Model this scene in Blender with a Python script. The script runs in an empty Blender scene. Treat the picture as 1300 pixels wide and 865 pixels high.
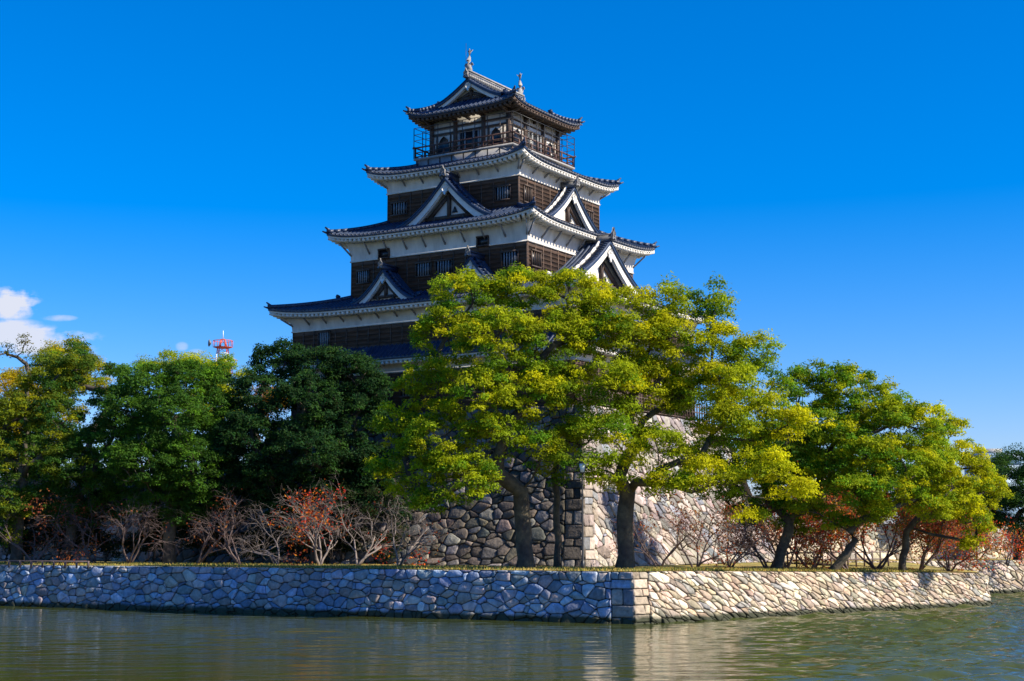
import bpy, math, random
import numpy as np
from mathutils import Vector
R = math.radians
scene = bpy.context.scene
col = scene.collection

# ------------------------------------------------------------------ camera
CAMZ = 4.3
FPX = 1913.0                       # focal length in pixels of the 1300 px wide photograph
PITCH = math.atan(252.5 / FPX)
cd = bpy.data.cameras.new('camera'); cam = bpy.data.objects.new('camera', cd); col.objects.link(cam)
cam.location = (0, 0, CAMZ); cam.rotation_euler = (R(90) + PITCH, 0, 0)
cd.sensor_width = 36; cd.lens = 36 * FPX / 1300; cd.clip_end = 6000; cd.clip_start = 0.5
scene.camera = cam

# ------------------------------------------------------------------ light
SUN_AZ = Vector((0.935, -0.355, 0)).normalized()      # horizontal direction towards the sun
SUN_EL = R(39)
w = bpy.data.worlds.new('World'); scene.world = w; w.use_nodes = True
nt = w.node_tree; nt.nodes.clear()
def N(t, **k):
    n = nt.nodes.new(t)
    for a, b in k.items(): setattr(n, a, b)
    return n
out = N('ShaderNodeOutputWorld'); bg = N('ShaderNodeBackground')
sky = N('ShaderNodeTexSky', sky_type='NISHITA', sun_disc=False)
sky.sun_elevation = SUN_EL
sky.sun_rotation = math.atan2(SUN_AZ.x, SUN_AZ.y)
sky.air_density = 1.0; sky.dust_density = 0.5; sky.ozone_density = 3.0; sky.altitude = 50
gam = N('ShaderNodeGamma'); gam.inputs[1].default_value = 1.0
hs = N('ShaderNodeHueSaturation'); hs.inputs['Saturation'].default_value = 1.39; hs.inputs['Value'].default_value = 1.0
hs.inputs['Hue'].default_value = 0.494
gr = N('ShaderNodeMix', data_type='RGBA', blend_type='MULTIPLY'); gr.inputs['Factor'].default_value = 1; gr.inputs['B'].default_value = (1.0, 1.03, 1.40, 1)
nt.links.new(sky.outputs[0], gr.inputs['A']); nt.links.new(gr.outputs['Result'], hs.inputs['Color'])
# clouds low on the left, by direction
tc = N('ShaderNodeTexCoord'); sep = N('ShaderNodeSeparateXYZ'); nt.links.new(tc.outputs['Generated'], sep.inputs[0])
def M(op, a, b=None, c=None, clamp=False):
    n = N('ShaderNodeMath', operation=op); n.use_clamp = clamp
    for i, v in enumerate((a, b, c)):
        if v is None: continue
        if isinstance(v, (int, float)): n.inputs[i].default_value = v
        else: nt.links.new(v, n.inputs[i])
    return n.outputs[0]
az = M('DIVIDE', sep.outputs[0], M('MAXIMUM', sep.outputs[1], 0.01))
el = M('DIVIDE', sep.outputs[2], M('MAXIMUM', sep.outputs[1], 0.01))
cmb = N('ShaderNodeCombineXYZ'); nt.links.new(az, cmb.inputs[0]); nt.links.new(M('MULTIPLY', el, 1.8), cmb.inputs[1])
nz = N('ShaderNodeTexNoise'); nz.inputs['Scale'].default_value = 26; nz.inputs['Detail'].default_value = 7; nz.inputs['Roughness'].default_value = 0.58
nt.links.new(cmb.outputs[0], nz.inputs['Vector'])
def blob(x, y, rx, ry):           # 1 in the middle, 0 at the rim of an elliptical patch of directions
    a = M('DIVIDE', M('SUBTRACT', az, x), rx); b = M('DIVIDE', M('SUBTRACT', el, y), ry)
    return M('SUBTRACT', 1.0, M('ADD', M('MULTIPLY', a, a), M('MULTIPLY', b, b)))
ahead = M('GREATER_THAN', sep.outputs[1], 0.05)
def pxdir(px, py):
    v = (432.5 - py) / FPX; c, s = math.cos(PITCH), math.sin(PITCH)
    return (px - 650) / FPX / (c - v * s), (s + v * c) / (c - v * s)
cl = None
for (px, py, rx, ry, dens) in ((10, 386, 40, 21, 1.15), (-6, 420, 66, 16, .95), (45, 432, 80, 18, .95), (98, 446, 36, 12, .6), (78, 404, 24, 4.5, .6), (231, 440, 8, 6, .5), (249, 447, 10, 4, .4)):
    x, y = pxdir(px, py)
    b = blob(x, y, rx / FPX, ry / FPX)
    v = M('MULTIPLY', M('ADD', M('MULTIPLY', b, .50), M('MULTIPLY', M('SUBTRACT', nz.outputs[0], .50), 3.8)), dens * 1.9, clamp=True)
    v = M('MULTIPLY', v, M('MULTIPLY', M('ADD', b, .45), 1.3, clamp=True), clamp=True)
    v = M('MULTIPLY', v, min(dens, 1.0))
    cl = v if cl is None else M('MAXIMUM', cl, v)
cl = M('MULTIPLY', cl, ahead)
mix = N('ShaderNodeMix', data_type='RGBA'); nt.links.new(cl, mix.inputs['Factor'])
nt.links.new(hs.outputs[0], mix.inputs['A']); mix.inputs['B'].default_value = (5.6, 5.9, 6.9, 1)
nt.links.new(mix.outputs['Result'], bg.inputs['Color']); bg.inputs['Strength'].default_value = 0.078
nt.links.new(bg.outputs[0], out.inputs[0])

sd = bpy.data.lights.new('sun', 'SUN'); sun = bpy.data.objects.new('sun', sd); col.objects.link(sun)
sd.energy = 5.0; sd.angle = R(0.55); sd.color = (1.0, 0.90, 0.74)
sv = Vector((SUN_AZ.x * math.cos(SUN_EL), SUN_AZ.y * math.cos(SUN_EL), math.sin(SUN_EL)))
sun.rotation_euler = sv.to_track_quat('Z', 'Y').to_euler(); sun.location = (60, 20, 80)
vs = scene.view_settings; vs.view_transform = 'Standard'; vs.look = 'None'; vs.exposure = 0.78; vs.gamma = 1.0
vs.use_curve_mapping = False
scene.cycles.max_bounces = 7; scene.cycles.transparent_max_bounces = 4

# ------------------------------------------------------------------ helpers
def pt(px, py, d):                # pixel of the photograph at horizontal distance d -> point in the place
    u, e = pxdir(px, py)
    return np.array([u * d, d, CAMZ + e * d])
class MB:
    def __init__(s): s.v = []; s.f = []; s.c = []; s.n = 0
    def add(s, vs, fs, c=None):
        s.v.append(np.asarray(vs, float).reshape(-1, 3))
        s.f += [[i + s.n for i in f] for f in fs]
        k = len(s.v[-1]); s.n += k
        if c is not None: s.c.append(np.tile(np.append(c, 1.0)[None, :4], (k, 1)))
    def hexa(s, p, c=None):       # 8 points: bottom ring then top ring
        s.add(p, [(3, 2, 1, 0), (4, 5, 6, 7), (0, 1, 5, 4), (1, 2, 6, 5), (2, 3, 7, 6), (3, 0, 4, 7)], c)
    def box(s, x0, x1, y0, y1, z0, z1, c=None):
        s.hexa([(x0, y0, z0), (x1, y0, z0), (x1, y1, z0), (x0, y1, z0), (x0, y0, z1), (x1, y0, z1), (x1, y1, z1), (x0, y1, z1)], c)
    def bar(s, a, b, w, h, up=(0, 0, 1), c=None, w2=None, h2=None):
        a, b, up = (np.asarray(q, float) for q in (a, b, up))
        d = b - a; d /= np.linalg.norm(d) + 1e-9
        sd_ = np.cross(d, up); sd_ /= np.linalg.norm(sd_) + 1e-9; u = np.cross(sd_, d)
        p = []
        for q, ww, hh in ((a, w, h), (b, w2 or w, h2 or h)):
            p += [q - sd_ * ww / 2 - u * hh / 2, q + sd_ * ww / 2 - u * hh / 2, q + sd_ * ww / 2 + u * hh / 2, q - sd_ * ww / 2 + u * hh / 2]
        s.hexa(p, c)
    def tube(s, pts, rad, k=6, c=None):
        pts = np.asarray(pts, float); n = len(pts)
        rad = np.full(n, rad) if np.isscalar(rad) else np.asarray(rad, float)
        t = np.gradient(pts, axis=0); t /= np.linalg.norm(t, axis=1)[:, None] + 1e-9
        ref = np.array([0, 0, 1.]) if abs(t[0][2]) < .9 else np.array([1., 0, 0])
        a = np.cross(t, ref); a /= np.linalg.norm(a, axis=1)[:, None] + 1e-9; b = np.cross(t, a)
        an = np.arange(k) * 2 * math.pi / k
        v = pts[:, None] + rad[:, None, None] * (a[:, None] * np.cos(an)[None, :, None] + b[:, None] * np.sin(an)[None, :, None])
        f = [(i * k + j, i * k + (j + 1) % k, (i + 1) * k + (j + 1) % k, (i + 1) * k + j) for i in range(n - 1) for j in range(k)]
        f += [tuple(range(k))[::-1], tuple((n - 1) * k + j for j in range(k))]
        s.add(v, f, c)
    def grid(s, P, c=None, flip=False):   # P: (m,n,3)
        m, n = P.shape[:2]
        f = [(i * n + j, i * n + j + 1, (i + 1) * n + j + 1, (i + 1) * n + j) for i in range(m - 1) for j in range(n - 1)]
        if flip: f = [q[::-1] for q in f]
        s.add(P, f, c)
    def prism(s, poly, to3, th, c=None):  # poly 2D outline, to3(a,b,depth)
        n = len(poly)
        v = [to3(a, b, 0) for a, b in poly] + [to3(a, b, th) for a, b in poly]
        f = [tuple(range(n)), tuple(range(n, 2 * n))[::-1]] + [(i, (i + 1) % n, n + (i + 1) % n, n + i) for i in range(n)]
        s.add(v, f, c)
    def build(s, name, mat, parent=None, smooth=False):
        V = np.concatenate(s.v) if s.v else np.zeros((0, 3))
        me = bpy.data.meshes.new(name)
        me.vertices.add(len(V)); me.vertices.foreach_set('co', V.astype(np.float32).ravel())
        tot = np.array([len(f) for f in s.f], np.int32); st = np.concatenate([[0], np.cumsum(tot)[:-1]]).astype(np.int32)
        me.loops.add(int(tot.sum())); me.loops.foreach_set('vertex_index', np.array([i for f in s.f for i in f], np.int32))
        me.polygons.add(len(tot)); me.polygons.foreach_set('loop_start', st); me.polygons.foreach_set('loop_total', tot)
        if smooth: me.polygons.foreach_set('use_smooth', np.ones(len(tot), bool))
        me.update(calc_edges=True)
        if s.c:
            ca = me.color_attributes.new('Col', 'FLOAT_COLOR', 'POINT'); ca.data.foreach_set('color', np.concatenate(s.c).astype(np.float32).ravel())
        me.materials.append(mat)
        o = bpy.data.objects.new(name, me); col.objects.link(o)
        if parent: o.parent = parent
        return o
def quads_mesh(name, V, C, mat, parent=None):      # V (n,4,3) quads, C (n,3) colours
    n = len(V); me = bpy.data.meshes.new(name)
    me.vertices.add(n * 4); me.vertices.foreach_set('co', V.astype(np.float32).ravel())
    me.loops.add(n * 4); me.loops.foreach_set('vertex_index', np.arange(n * 4, dtype=np.int32))
    me.polygons.add(n); me.polygons.foreach_set('loop_start', np.arange(0, n * 4, 4, dtype=np.int32)); me.polygons.foreach_set('loop_total', np.full(n, 4, np.int32))
    me.update(calc_edges=True)
    ca = me.color_attributes.new('Col', 'FLOAT_COLOR', 'POINT')
    cc = np.ones((n, 4, 4), np.float32); cc[:, :, :3] = C[:, None, :]; ca.data.foreach_set('color', cc.ravel())
    me.materials.append(mat); o = bpy.data.objects.new(name, me); col.objects.link(o)
    if parent: o.parent = parent
    return o
def empty(name, loc, rz=0):
    o = bpy.data.objects.new(name, None); col.objects.link(o); o.location = loc; o.rotation_euler = (0, 0, rz); o.empty_display_size = .5
    return o
def tag(o, label=None, cat=None, group=None, kind=None):
    if label: o['label'] = label
    if cat: o['category'] = cat
    if group: o['group'] = group
    if kind: o['kind'] = kind
    return o

# ------------------------------------------------------------------ materials
def mat(name, base, rough=.8, var=.25, scale=3.0, bump=0.0, bscale=20., attr=False, metal=0., spec=.5, stretch=None, trans=0., hue=None, sheen=0):
    m = bpy.data.materials.new(name); m.use_nodes = True; t = m.node_tree; b = t.nodes['Principled BSDF']
    b.inputs['Roughness'].default_value = rough; b.inputs['Metallic'].default_value = metal; b.inputs['Specular IOR Level'].default_value = spec
    tc = t.nodes.new('ShaderNodeTexCoord'); mp = t.nodes.new('ShaderNodeMapping'); t.links.new(tc.outputs['Object'], mp.inputs[0])
    if stretch: mp.inputs['Scale'].default_value = stretch
    no = t.nodes.new('ShaderNodeTexNoise'); no.inputs['Scale'].default_value = scale; no.inputs['Detail'].default_value = 6; no.inputs['Roughness'].default_value = .65
    t.links.new(mp.outputs[0], no.inputs['Vector'])
    mr = t.nodes.new('ShaderNodeMapRange'); mr.inputs['From Min'].default_value = .3; mr.inputs['From Max'].default_value = .7
    mr.inputs['To Min'].default_value = 1 - var; mr.inputs['To Max'].default_value = 1 + var; t.links.new(no.outputs[0], mr.inputs[0])
    mx = t.nodes.new('ShaderNodeMix'); mx.data_type = 'RGBA'; mx.blend_type = 'MULTIPLY'; mx.inputs['Factor'].default_value = 1
    cv = t.nodes.new('ShaderNodeCombineColor')
    for i in range(3): t.links.new(mr.outputs[0], cv.inputs[i])
    t.links.new(cv.outputs[0], mx.inputs['B'])
    if attr:
        a = t.nodes.new('ShaderNodeAttribute'); a.attribute_name = 'Col'; t.links.new(a.outputs['Color'], mx.inputs['A'])
    elif hue:
        m2 = t.nodes.new('ShaderNodeMix'); m2.data_type = 'RGBA'; m2.inputs['A'].default_value = (*base, 1); m2.inputs['B'].default_value = (*hue, 1)
        n2 = t.nodes.new('ShaderNodeTexNoise'); n2.inputs['Scale'].default_value = scale * .37; n2.inputs['Detail'].default_value = 4; t.links.new(mp.outputs[0], n2.inputs['Vector'])
        r2 = t.nodes.new('ShaderNodeMapRange'); r2.inputs['From Min'].default_value = .38; r2.inputs['From Max'].default_value = .62; t.links.new(n2.outputs[0], r2.inputs[0])
        t.links.new(r2.outputs[0], m2.inputs['Factor']); t.links.new(m2.outputs['Result'], mx.inputs['A'])
    else: mx.inputs['A'].default_value = (*base, 1)
    t.links.new(mx.outputs['Result'], b.inputs['Base Color'])
    if bump:
        n3 = t.nodes.new('ShaderNodeTexNoise'); n3.inputs['Scale'].default_value = bscale; n3.inputs['Detail'].default_value = 5; t.links.new(mp.outputs[0], n3.inputs['Vector'])
        bp = t.nodes.new('ShaderNodeBump'); bp.inputs['Strength'].default_value = 1.0; bp.inputs['Distance'].default_value = bump
        t.links.new(n3.outputs[0], bp.inputs['Height']); t.links.new(bp.outputs[0], b.inputs['Normal'])
    if trans:
        tr = t.nodes.new('ShaderNodeBsdfTranslucent'); ms = t.nodes.new('ShaderNodeMixShader'); ms.inputs[0].default_value = trans
        t.links.new(mx.outputs['Result'], tr.inputs[0]); t.links.new(b.outputs[0], ms.inputs[1]); t.links.new(tr.outputs[0], ms.inputs[2])
        t.links.new(ms.outputs[0], t.nodes['Material Output'].inputs[0])
    return m
TILE = mat('roof_tile', (.013, .028, .066), .42, .35, 2.2, .01, 9, hue=(.026, .042, .080), spec=.4)
TILEEND = mat('tile_end', (.30, .29, .27), .8, .3, 3)
RIDGE = mat('ridge_tile_mat', (.10, .11, .13), .6, .4, 3, hue=(.22, .21, .19))
PLAST = mat('plaster', (.58, .54, .48), .9, .2, 1.6, .006, 14, hue=(.70, .66, .60), stretch=(1, 1, .3))
DISC = mat('tile_disc', (.085, .09, .105), .6, .3, 3)
SOFFD = mat('soffit_painted_shade', (.17, .155, .135), .9, .2, 1.4)  # shadow between the rafters, put into the soffit colour
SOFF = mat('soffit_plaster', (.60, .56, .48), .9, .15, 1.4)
BOARD = mat('dark_boards', (.056, .037, .028), .75, .5, 3.5, .008, 12, stretch=(.6, .6, 6), hue=(.115, .066, .042))
WOOD = mat('dark_timber', (.055, .036, .028), .7, .4, 4, hue=(.09, .055, .035))
REDW = mat('railing_paint', (.075, .035, .025), .6, .3, 4)
DARK = mat('window_dark', (.012, .014, .018), .35, .2, 2)
BARM = mat('lattice_bars', (.22, .23, .24), .7, .2, 4)
WHT = mat('gable_white', (.70, .67, .61), .85, .16, 2.4)
GREY = mat('weathered_panel_strut_shade', (.24, .24, .25), .8, .25, 2.5)
STONE = mat('stone', (.4, .4, .4), .85, .38, 3.4, .055, 6, attr=True, spec=.25)
_t = STONE.node_tree; _b = _t.nodes['Principled BSDF']; _l = _b.inputs['Base Color'].links[0].from_socket      # wet, algae-dark stones at the waterline
_c = _t.nodes.new('ShaderNodeTexCoord'); _s = _t.nodes.new('ShaderNodeSeparateXYZ'); _t.links.new(_c.outputs['Object'], _s.inputs[0])
_n = _t.nodes.new('ShaderNodeTexNoise'); _n.inputs['Scale'].default_value = 1.3; _n.inputs['Detail'].default_value = 4; _t.links.new(_c.outputs['Object'], _n.inputs['Vector'])
_m = _t.nodes.new('ShaderNodeMath'); _m.operation = 'MULTIPLY_ADD'; _m.inputs[1].default_value = .5; _t.links.new(_n.outputs[0], _m.inputs[0]); _m.inputs[2].default_value = -.02
_r = _t.nodes.new('ShaderNodeMapRange'); _t.links.new(_s.outputs[2], _r.inputs[0]); _t.links.new(_m.outputs[0], _r.inputs['From Min']); _r.inputs['From Max'].default_value = .42; _r.inputs['To Min'].default_value = .0; _r.inputs['To Max'].default_value = 1.
_x = _t.nodes.new('ShaderNodeMix'); _x.data_type = 'RGBA'; _x.inputs['A'].default_value = (.045, .048, .028, 1); _t.links.new(_r.outputs[0], _x.inputs['Factor']); _t.links.new(_l, _x.inputs['B']); _t.links.new(_x.outputs['Result'], _b.inputs['Base Color'])
BARK = mat('bark', (.050, .040, .032), .9, .5, 3, .03, 12, hue=(.11, .09, .055))
TWIG = mat('twig_bark', (.12, .085, .08), .85, .3, 4)
LEAF = mat('leaf', (.1, .1, .1), .7, .3, .8, attr=True, spec=.10, trans=.52)
METAL = mat('black_metal', (.02, .022, .025), .45, .1, 3)
GLASS = mat('lantern_glass', (.75, .80, .86), .25, .05, 3)
TOWR = mat('red_steel', (.55, .09, .05), .5, .1, 1)
TOWW = mat('white_steel', (.75, .75, .75), .5, .1, 1)
GRASS = mat('dry_grass', (.36, .26, .06), .95, .4, 1.1, .03, 30, hue=(.17, .16, .03))
BLADE = mat('grass_blades', (.2, .2, .1), .8, .2, 1, attr=True, trans=.25)

# ------------------------------------------------------------------ ground and water
GZ = 2.7
CN = np.array([6.3, 78.0])                       # the moat corner nearest to the camera (waterline)
DL = np.array([-.878, .479]); DR = np.array([.751, .66])
LEFT_END = CN + DL * 92; RIGHT_END = CN + DR * 33.6
FAR_A = np.array([31.0, 118.0]); FAR_B = np.array([86.0, 141.0])
g = MB(); g.add([(-1500, -60, -2.2), (1500, -60, -2.2), (1500, 2500, -2.2), (-1500, 2500, -2.2)], [(0, 1, 2, 3)])
tag(g.build('moat_bed', mat('mud', (.06, .06, .04), .9)), kind='structure')
# water
wm = bpy.data.materials.new('moat_water'); wm.use_nodes = True; t = wm.node_tree; b = t.nodes['Principled BSDF']
b.inputs['Base Color'].default_value = (.052, .066, .016, 1); b.inputs['Roughness'].default_value = .11; b.inputs['IOR'].default_value = 1.33; b.inputs['Specular IOR Level'].default_value = .5
tc = t.nodes.new('ShaderNodeTexCoord')
def wn(sx, sy, sc, det):
    mp = t.nodes.new('ShaderNodeMapping'); mp.inputs['Scale'].default_value = (sx, sy, 1); t.links.new(tc.outputs['Object'], mp.inputs[0])
    n = t.nodes.new('ShaderNodeTexNoise'); n.inputs['Scale'].default_value = sc; n.inputs['Detail'].default_value = det; t.links.new(mp.outputs[0], n.inputs['Vector']); return n.outputs[0]
h1 = wn(.5, 1.0, 1.5, 4); h2 = wn(.6, 1, .45, 2); h3 = wn(1, 1, .05, 2)
def TM(op, a, b_):
    n = t.nodes.new('ShaderNodeMath'); n.operation = op
    for i, v in enumerate((a, b_)):
        if isinstance(v, (int, float)): n.inputs[i].default_value = v
        else: t.links.new(v, n.inputs[i])
    return n.outputs[0]
sx_ = t.nodes.new('ShaderNodeSeparateXYZ'); t.links.new(tc.outputs['Object'], sx_.inputs[0])
breeze = TM('MINIMUM', TM('MAXIMUM', TM('MULTIPLY', TM('SUBTRACT', sx_.outputs[0], 6.0), .45), 0.0), 6.0)      # the right part of the moat lies open to the wind
amp = TM('ADD', TM('MAXIMUM', TM('MULTIPLY', TM('SUBTRACT', h3, .35), 3.0), .25), breeze)
hh = TM('ADD', TM('MULTIPLY', h1, amp), TM('MULTIPLY', h2, .5))
b.inputs['Roughness'].default_value = .07
bp = t.nodes.new('ShaderNodeBump'); bp.inputs['Strength'].default_value = 1; bp.inputs['Distance'].default_value = .035; t.links.new(hh, bp.inputs['Height']); t.links.new(bp.outputs[0], b.inputs['Normal'])
xs = np.concatenate([[-400, -200, -100], np.arange(-52, 66, .2), [90, 200, 400]]); ys = np.concatenate([[-60, 0, 20], np.arange(34, 132, .15), [160, 250]])
XX, YY = np.meshgrid(xs, ys); ZZ = np.zeros_like(XX); rw_ = np.random.RandomState(4); NW = 46
for i in range(NW):
    lam = .55 * (2.6 / .55) ** rw_.rand(); th_ = rw_.normal(math.pi / 2, .55); kx, ky = math.cos(th_) * 2 * math.pi / lam, math.sin(th_) * 2 * math.pi / lam
    ZZ += (1 / math.sqrt(NW / 2)) * lam / (2 * math.pi) * np.sin(kx * XX + ky * YY + rw_.rand() * 6.28)
patch = .5 + .5 * np.sin(XX * .11 + 1.3 * np.sin(YY * .07)) * np.sin(YY * .16 + .8 * np.sin(XX * .05))
wind = np.clip((XX - 7.0) / 10, 0, 1)                # the right part of the moat lies open to the wind
slope = .018 + .022 * patch + .24 * wind * (.75 + .4 * patch)
fine_ = (XX > -52) & (XX < 65.5) & (YY > 34) & (YY < 131.5)
g = MB(); g.grid(np.dstack([XX, YY, ZZ * slope * fine_]))
tag(g.build('moat_water', wm, smooth=True), kind='structure')

def ground_z(x, y):
    s = (x - CN[0]) * DR[0] + (y - CN[1]) * DR[1]            # the terrace drops a little towards the right
    edge = abs((x - CN[0]) * DR[1] - (y - CN[1]) * DR[0])
    k = max(0., min(1., (s - 4) / 28)) * max(0., 1 - edge / 22)
    return 2.66 - .52 * k
# terrace sheet: rings of the walls' upper edge fanned back to the horizon
BAT = .55                                                   # how far the moat walls lean back over their height
nl = np.array([-.479, -.878]); nr = np.array([.66, -.751])
def inset_corner(a, n1, b_, n2, q): # intersection of lines shifted by q inwards
    A = np.array([n1, n2]); rhs = np.array([n1 @ a - q, n2 @ b_ - q]); return np.linalg.solve(A, rhs)
c_top = inset_corner(CN, nl, CN, nr, BAT)
nret = np.array([DR[0], DR[1]])                              # the short return wall at the right end
r_top = inset_corner(CN, nr, RIGHT_END, nret, BAT)
nfar = np.array([FAR_B[1] - FAR_A[1], -(FAR_B[0] - FAR_A[0])]); nfar = nfar / np.linalg.norm(nfar)
if nfar[1] > 0: nfar = -nfar
f_top = FAR_A - nfar * BAT
fb_top = FAR_B - nfar * BAT
front = [LEFT_END - nl * BAT]
for k in np.linspace(0, 1, 40)[1:]: front.append(front[0] + (c_top - front[0]) * k if k < 1 else c_top)
for k in np.linspace(0, 1, 24)[1:]: front.append(c_top + (r_top - c_top) * k)
f0 = np.array([f_top[0] - 2.0, f_top[1] + .6])
for k in np.linspace(0, 1, 8)[1:]: front.append(r_top + (f0 - r_top) * k)
for k in np.linspace(0, 1, 16)[1:]: front.append(f0 + (fb_top + np.array([40, 17]) - f0) * k)
front = np.array(front)
rows = []
for j, dd in enumerate((0, 1.2, 3, 6, 10, 16, 30, 60, 150, 500, 2300)):
    P = front.copy()
    lim = np.array([0.0, 1.0])
    P = P + np.array([0.0, 1.0]) * dd
    rng = np.random.RandomState(j)
    z = np.array([ground_z(*p) for p in P]) + (0 if j == 0 else rng.uniform(-.03, .07, len(P)))
    rows.append(np.column_stack([P, z]))
g = MB(); g.grid(np.array(rows)); tag(g.build('ground', GRASS, smooth=True), kind='structure')

# ------------------------------------------------------------------ stone walls
def clip(poly, n, c):             # keep points with n.p <= c
    out_ = []; m = len(poly)
    for i in range(m):
        a, b_ = poly[i], poly[(i + 1) % m]; da = n[0] * a[0] + n[1] * a[1] - c; db = n[0] * b_[0] + n[1] * b_[1] - c
        if da <= 0: out_.append(a)
        if (da < 0 < db) or (db < 0 < da):
            k = da / (da - db); out_.append((a[0] + (b_[0] - a[0]) * k, a[1] + (b_[1] - a[1]) * k))
    return out_
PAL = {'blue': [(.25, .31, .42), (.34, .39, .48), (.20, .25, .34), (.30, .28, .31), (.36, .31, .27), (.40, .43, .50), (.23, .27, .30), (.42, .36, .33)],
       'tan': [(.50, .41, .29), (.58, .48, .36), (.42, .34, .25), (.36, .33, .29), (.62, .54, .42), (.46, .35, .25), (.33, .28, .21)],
       'shade_dark': [(.13, .11, .085), (.17, .14, .11), (.10, .085, .07), (.12, .12, .11), (.20, .165, .135), (.08, .07, .055), (.24, .22, .20)],  # darker stones for the walls in shade: the shade is put into the colour
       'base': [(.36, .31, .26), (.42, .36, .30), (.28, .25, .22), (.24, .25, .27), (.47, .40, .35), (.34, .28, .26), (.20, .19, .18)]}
def stones(L, H, a, b_, rng, skew=0., gap=.035, s0=0.):
    # irregular stones tiling the rectangle [s0,L]x[0,H]; a,b mean size, skew slants them
    cells = []; rows_ = max(2, int(round(H / b_))); hb = H / rows_
    sites = []
    for j in range(-1, rows_ + 1):
        s = s0 - a + rng.uniform(0, a)
        while s < L + a:
            sites.append((s + rng.uniform(-.25, .25) * a, (j + .5) * hb + rng.uniform(-.42, .42) * hb * (1 if 0 <= j < rows_ else .2)))
            s += a * min(2.3, math.exp(rng.normal(-.12, .46)))
    S = np.array(sites); ar = a / hb
    T = S.copy(); T[:, 0] = T[:, 0] / ar + skew * T[:, 1]; Wt = rng.uniform(-.26, .26, len(S)) * hb ** 2
    for i in range(len(S)):
        if not (-a < S[i, 0] - s0 and S[i, 0] < L + a): continue
        d = T - T[i]; q = (d ** 2).sum(1); nb = np.argsort(q)[1:15]
        poly = [(T[i, 0] - 3 * hb, T[i, 1] - 3 * hb), (T[i, 0] + 3 * hb, T[i, 1] - 3 * hb), (T[i, 0] + 3 * hb, T[i, 1] + 3 * hb), (T[i, 0] - 3 * hb, T[i, 1] + 3 * hb)]
        for k in nb:
            n = d[k] / math.sqrt(q[k] + 1e-9); c = n @ ((T[i] + T[k]) / 2) + (Wt[i] - Wt[k]) / math.sqrt(q[k] + 1e-9)
            poly = clip(poly, n, c)
            if len(poly) < 3: break
        if len(poly) < 3: continue
        poly = [((p[0] - skew * p[1]) * ar, p[1]) for p in poly]
        for n, c in (((-1, 0), -s0), ((1, 0), L), ((0, -1), 0), ((0, 1), H)):
            poly = clip(poly, n, c)
            if len(poly) < 3: break
        if len(poly) < 3: continue
        P = np.array(poly); ce = P.mean(0); r = np.linalg.norm(P - ce, axis=1)
        if r.min() < gap * 1.2 or r.max() < .1: continue
        P = ce + (P - ce) * (1 - gap * .8 / np.maximum(r, gap * 2))[:, None]
        cells.append(P)
    return cells
def chaikin(P, k=.22):
    Q = np.roll(P, -1, 0); return np.stack([P * (1 - k) + Q * k, P * k + Q * (1 - k)], 1).reshape(-1, 2)
def stone_into(mb, P, f3, rng, colr, bulge=.07, round_=True):
    if round_: P = chaikin(P, rng.uniform(.07, .16))
    ce = P.mean(0); n = len(P)
    tx, ty = rng.uniform(-.13, .13, 2); off = rng.uniform(-.03, .06)
    ring = [(P, -.16), (P, .0), (ce + (P - ce) * .92, .035), (ce + (P - ce) * .62, .055 * bulge / .07)]
    V = []
    for Q, z in ring:
        for p in Q:
            dz = z if z < 0 else z + off + tx * (p[0] - ce[0]) + ty * (p[1] - ce[1]) + rng.uniform(-.012, .012)
            V.append(f3(p[0], p[1], dz))
    V.append(f3(ce[0] + rng.uniform(-.1, .1) * .5, ce[1] + rng.uniform(-.1, .1) * .4, .85 * bulge + off + rng.uniform(-.02, .04)))
    F = []
    for k in range(3):
        for i in range(n): F.append((k * n + i, k * n + (i + 1) % n, (k + 1) * n + (i + 1) % n, (k + 1) * n + i))
    for i in range(n): F.append((3 * n + i, 3 * n + (i + 1) % n, 4 * n))
    mb.add(V, F, colr)
def stone_face(mb, L, H, f3, pal, a, b_, seed, skew=0, corner=None, wet=0., gap=.035):
    # f3(s, t, out) -> point; corner = side with big dressed quoins ('start' or None)
    rng = np.random.RandomState(seed); s0 = 0
    if corner:
        z = 0; k = 0
        while z < H - .15:
            h = min(corner * rng.uniform(.7, 1.5), H - z)
            if H - z - h < .25: h = H - z
            wd = corner * (2.3 if k % 2 else rng.uniform(1.0, 1.5))
            c = np.array(PAL[pal][rng.randint(len(PAL[pal]))]) * rng.uniform(.6, 1.0)
            stone_into(mb, np.array([(-.05, z + .02), (wd - .02, z + .02), (wd - .02 - rng.uniform(0, .1), z + h - .02), (-.05, z + h - .02)]), f3, rng, c, .03, False)
            if not k % 2:
                c = np.array(PAL[pal][rng.randint(len(PAL[pal]))])
                stone_into(mb, np.array([(wd + .02, z + .03), (corner * 2.3 - .02, z + .02), (corner * 2.3 - .03, z + h - .03), (wd + .02, z + h - .02)]), f3, rng, c, .06, True)
            z += h; k += 1
        s0 = corner * 2.3
    for P in stones(L, H, a, b_, rng, skew, gap, s0=s0):
        c = np.array(PAL[pal][rng.randint(len(PAL[pal]))]) * rng.uniform(.62, 1.25) * (1 + rng.uniform(-.06, .06, 3))
        if P[:, 1].mean() < wet: c = c * .45
        stone_into(mb, P, f3, rng, np.clip(c, .03, .7))
    m = max(2, int(L / 2)); k = 8
    G = np.array([[f3(s, tt, -.09) for s in np.linspace(0, L, m)] for tt in np.linspace(0, H, k)])
    mb.grid(G, (.045, .04, .035))
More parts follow.
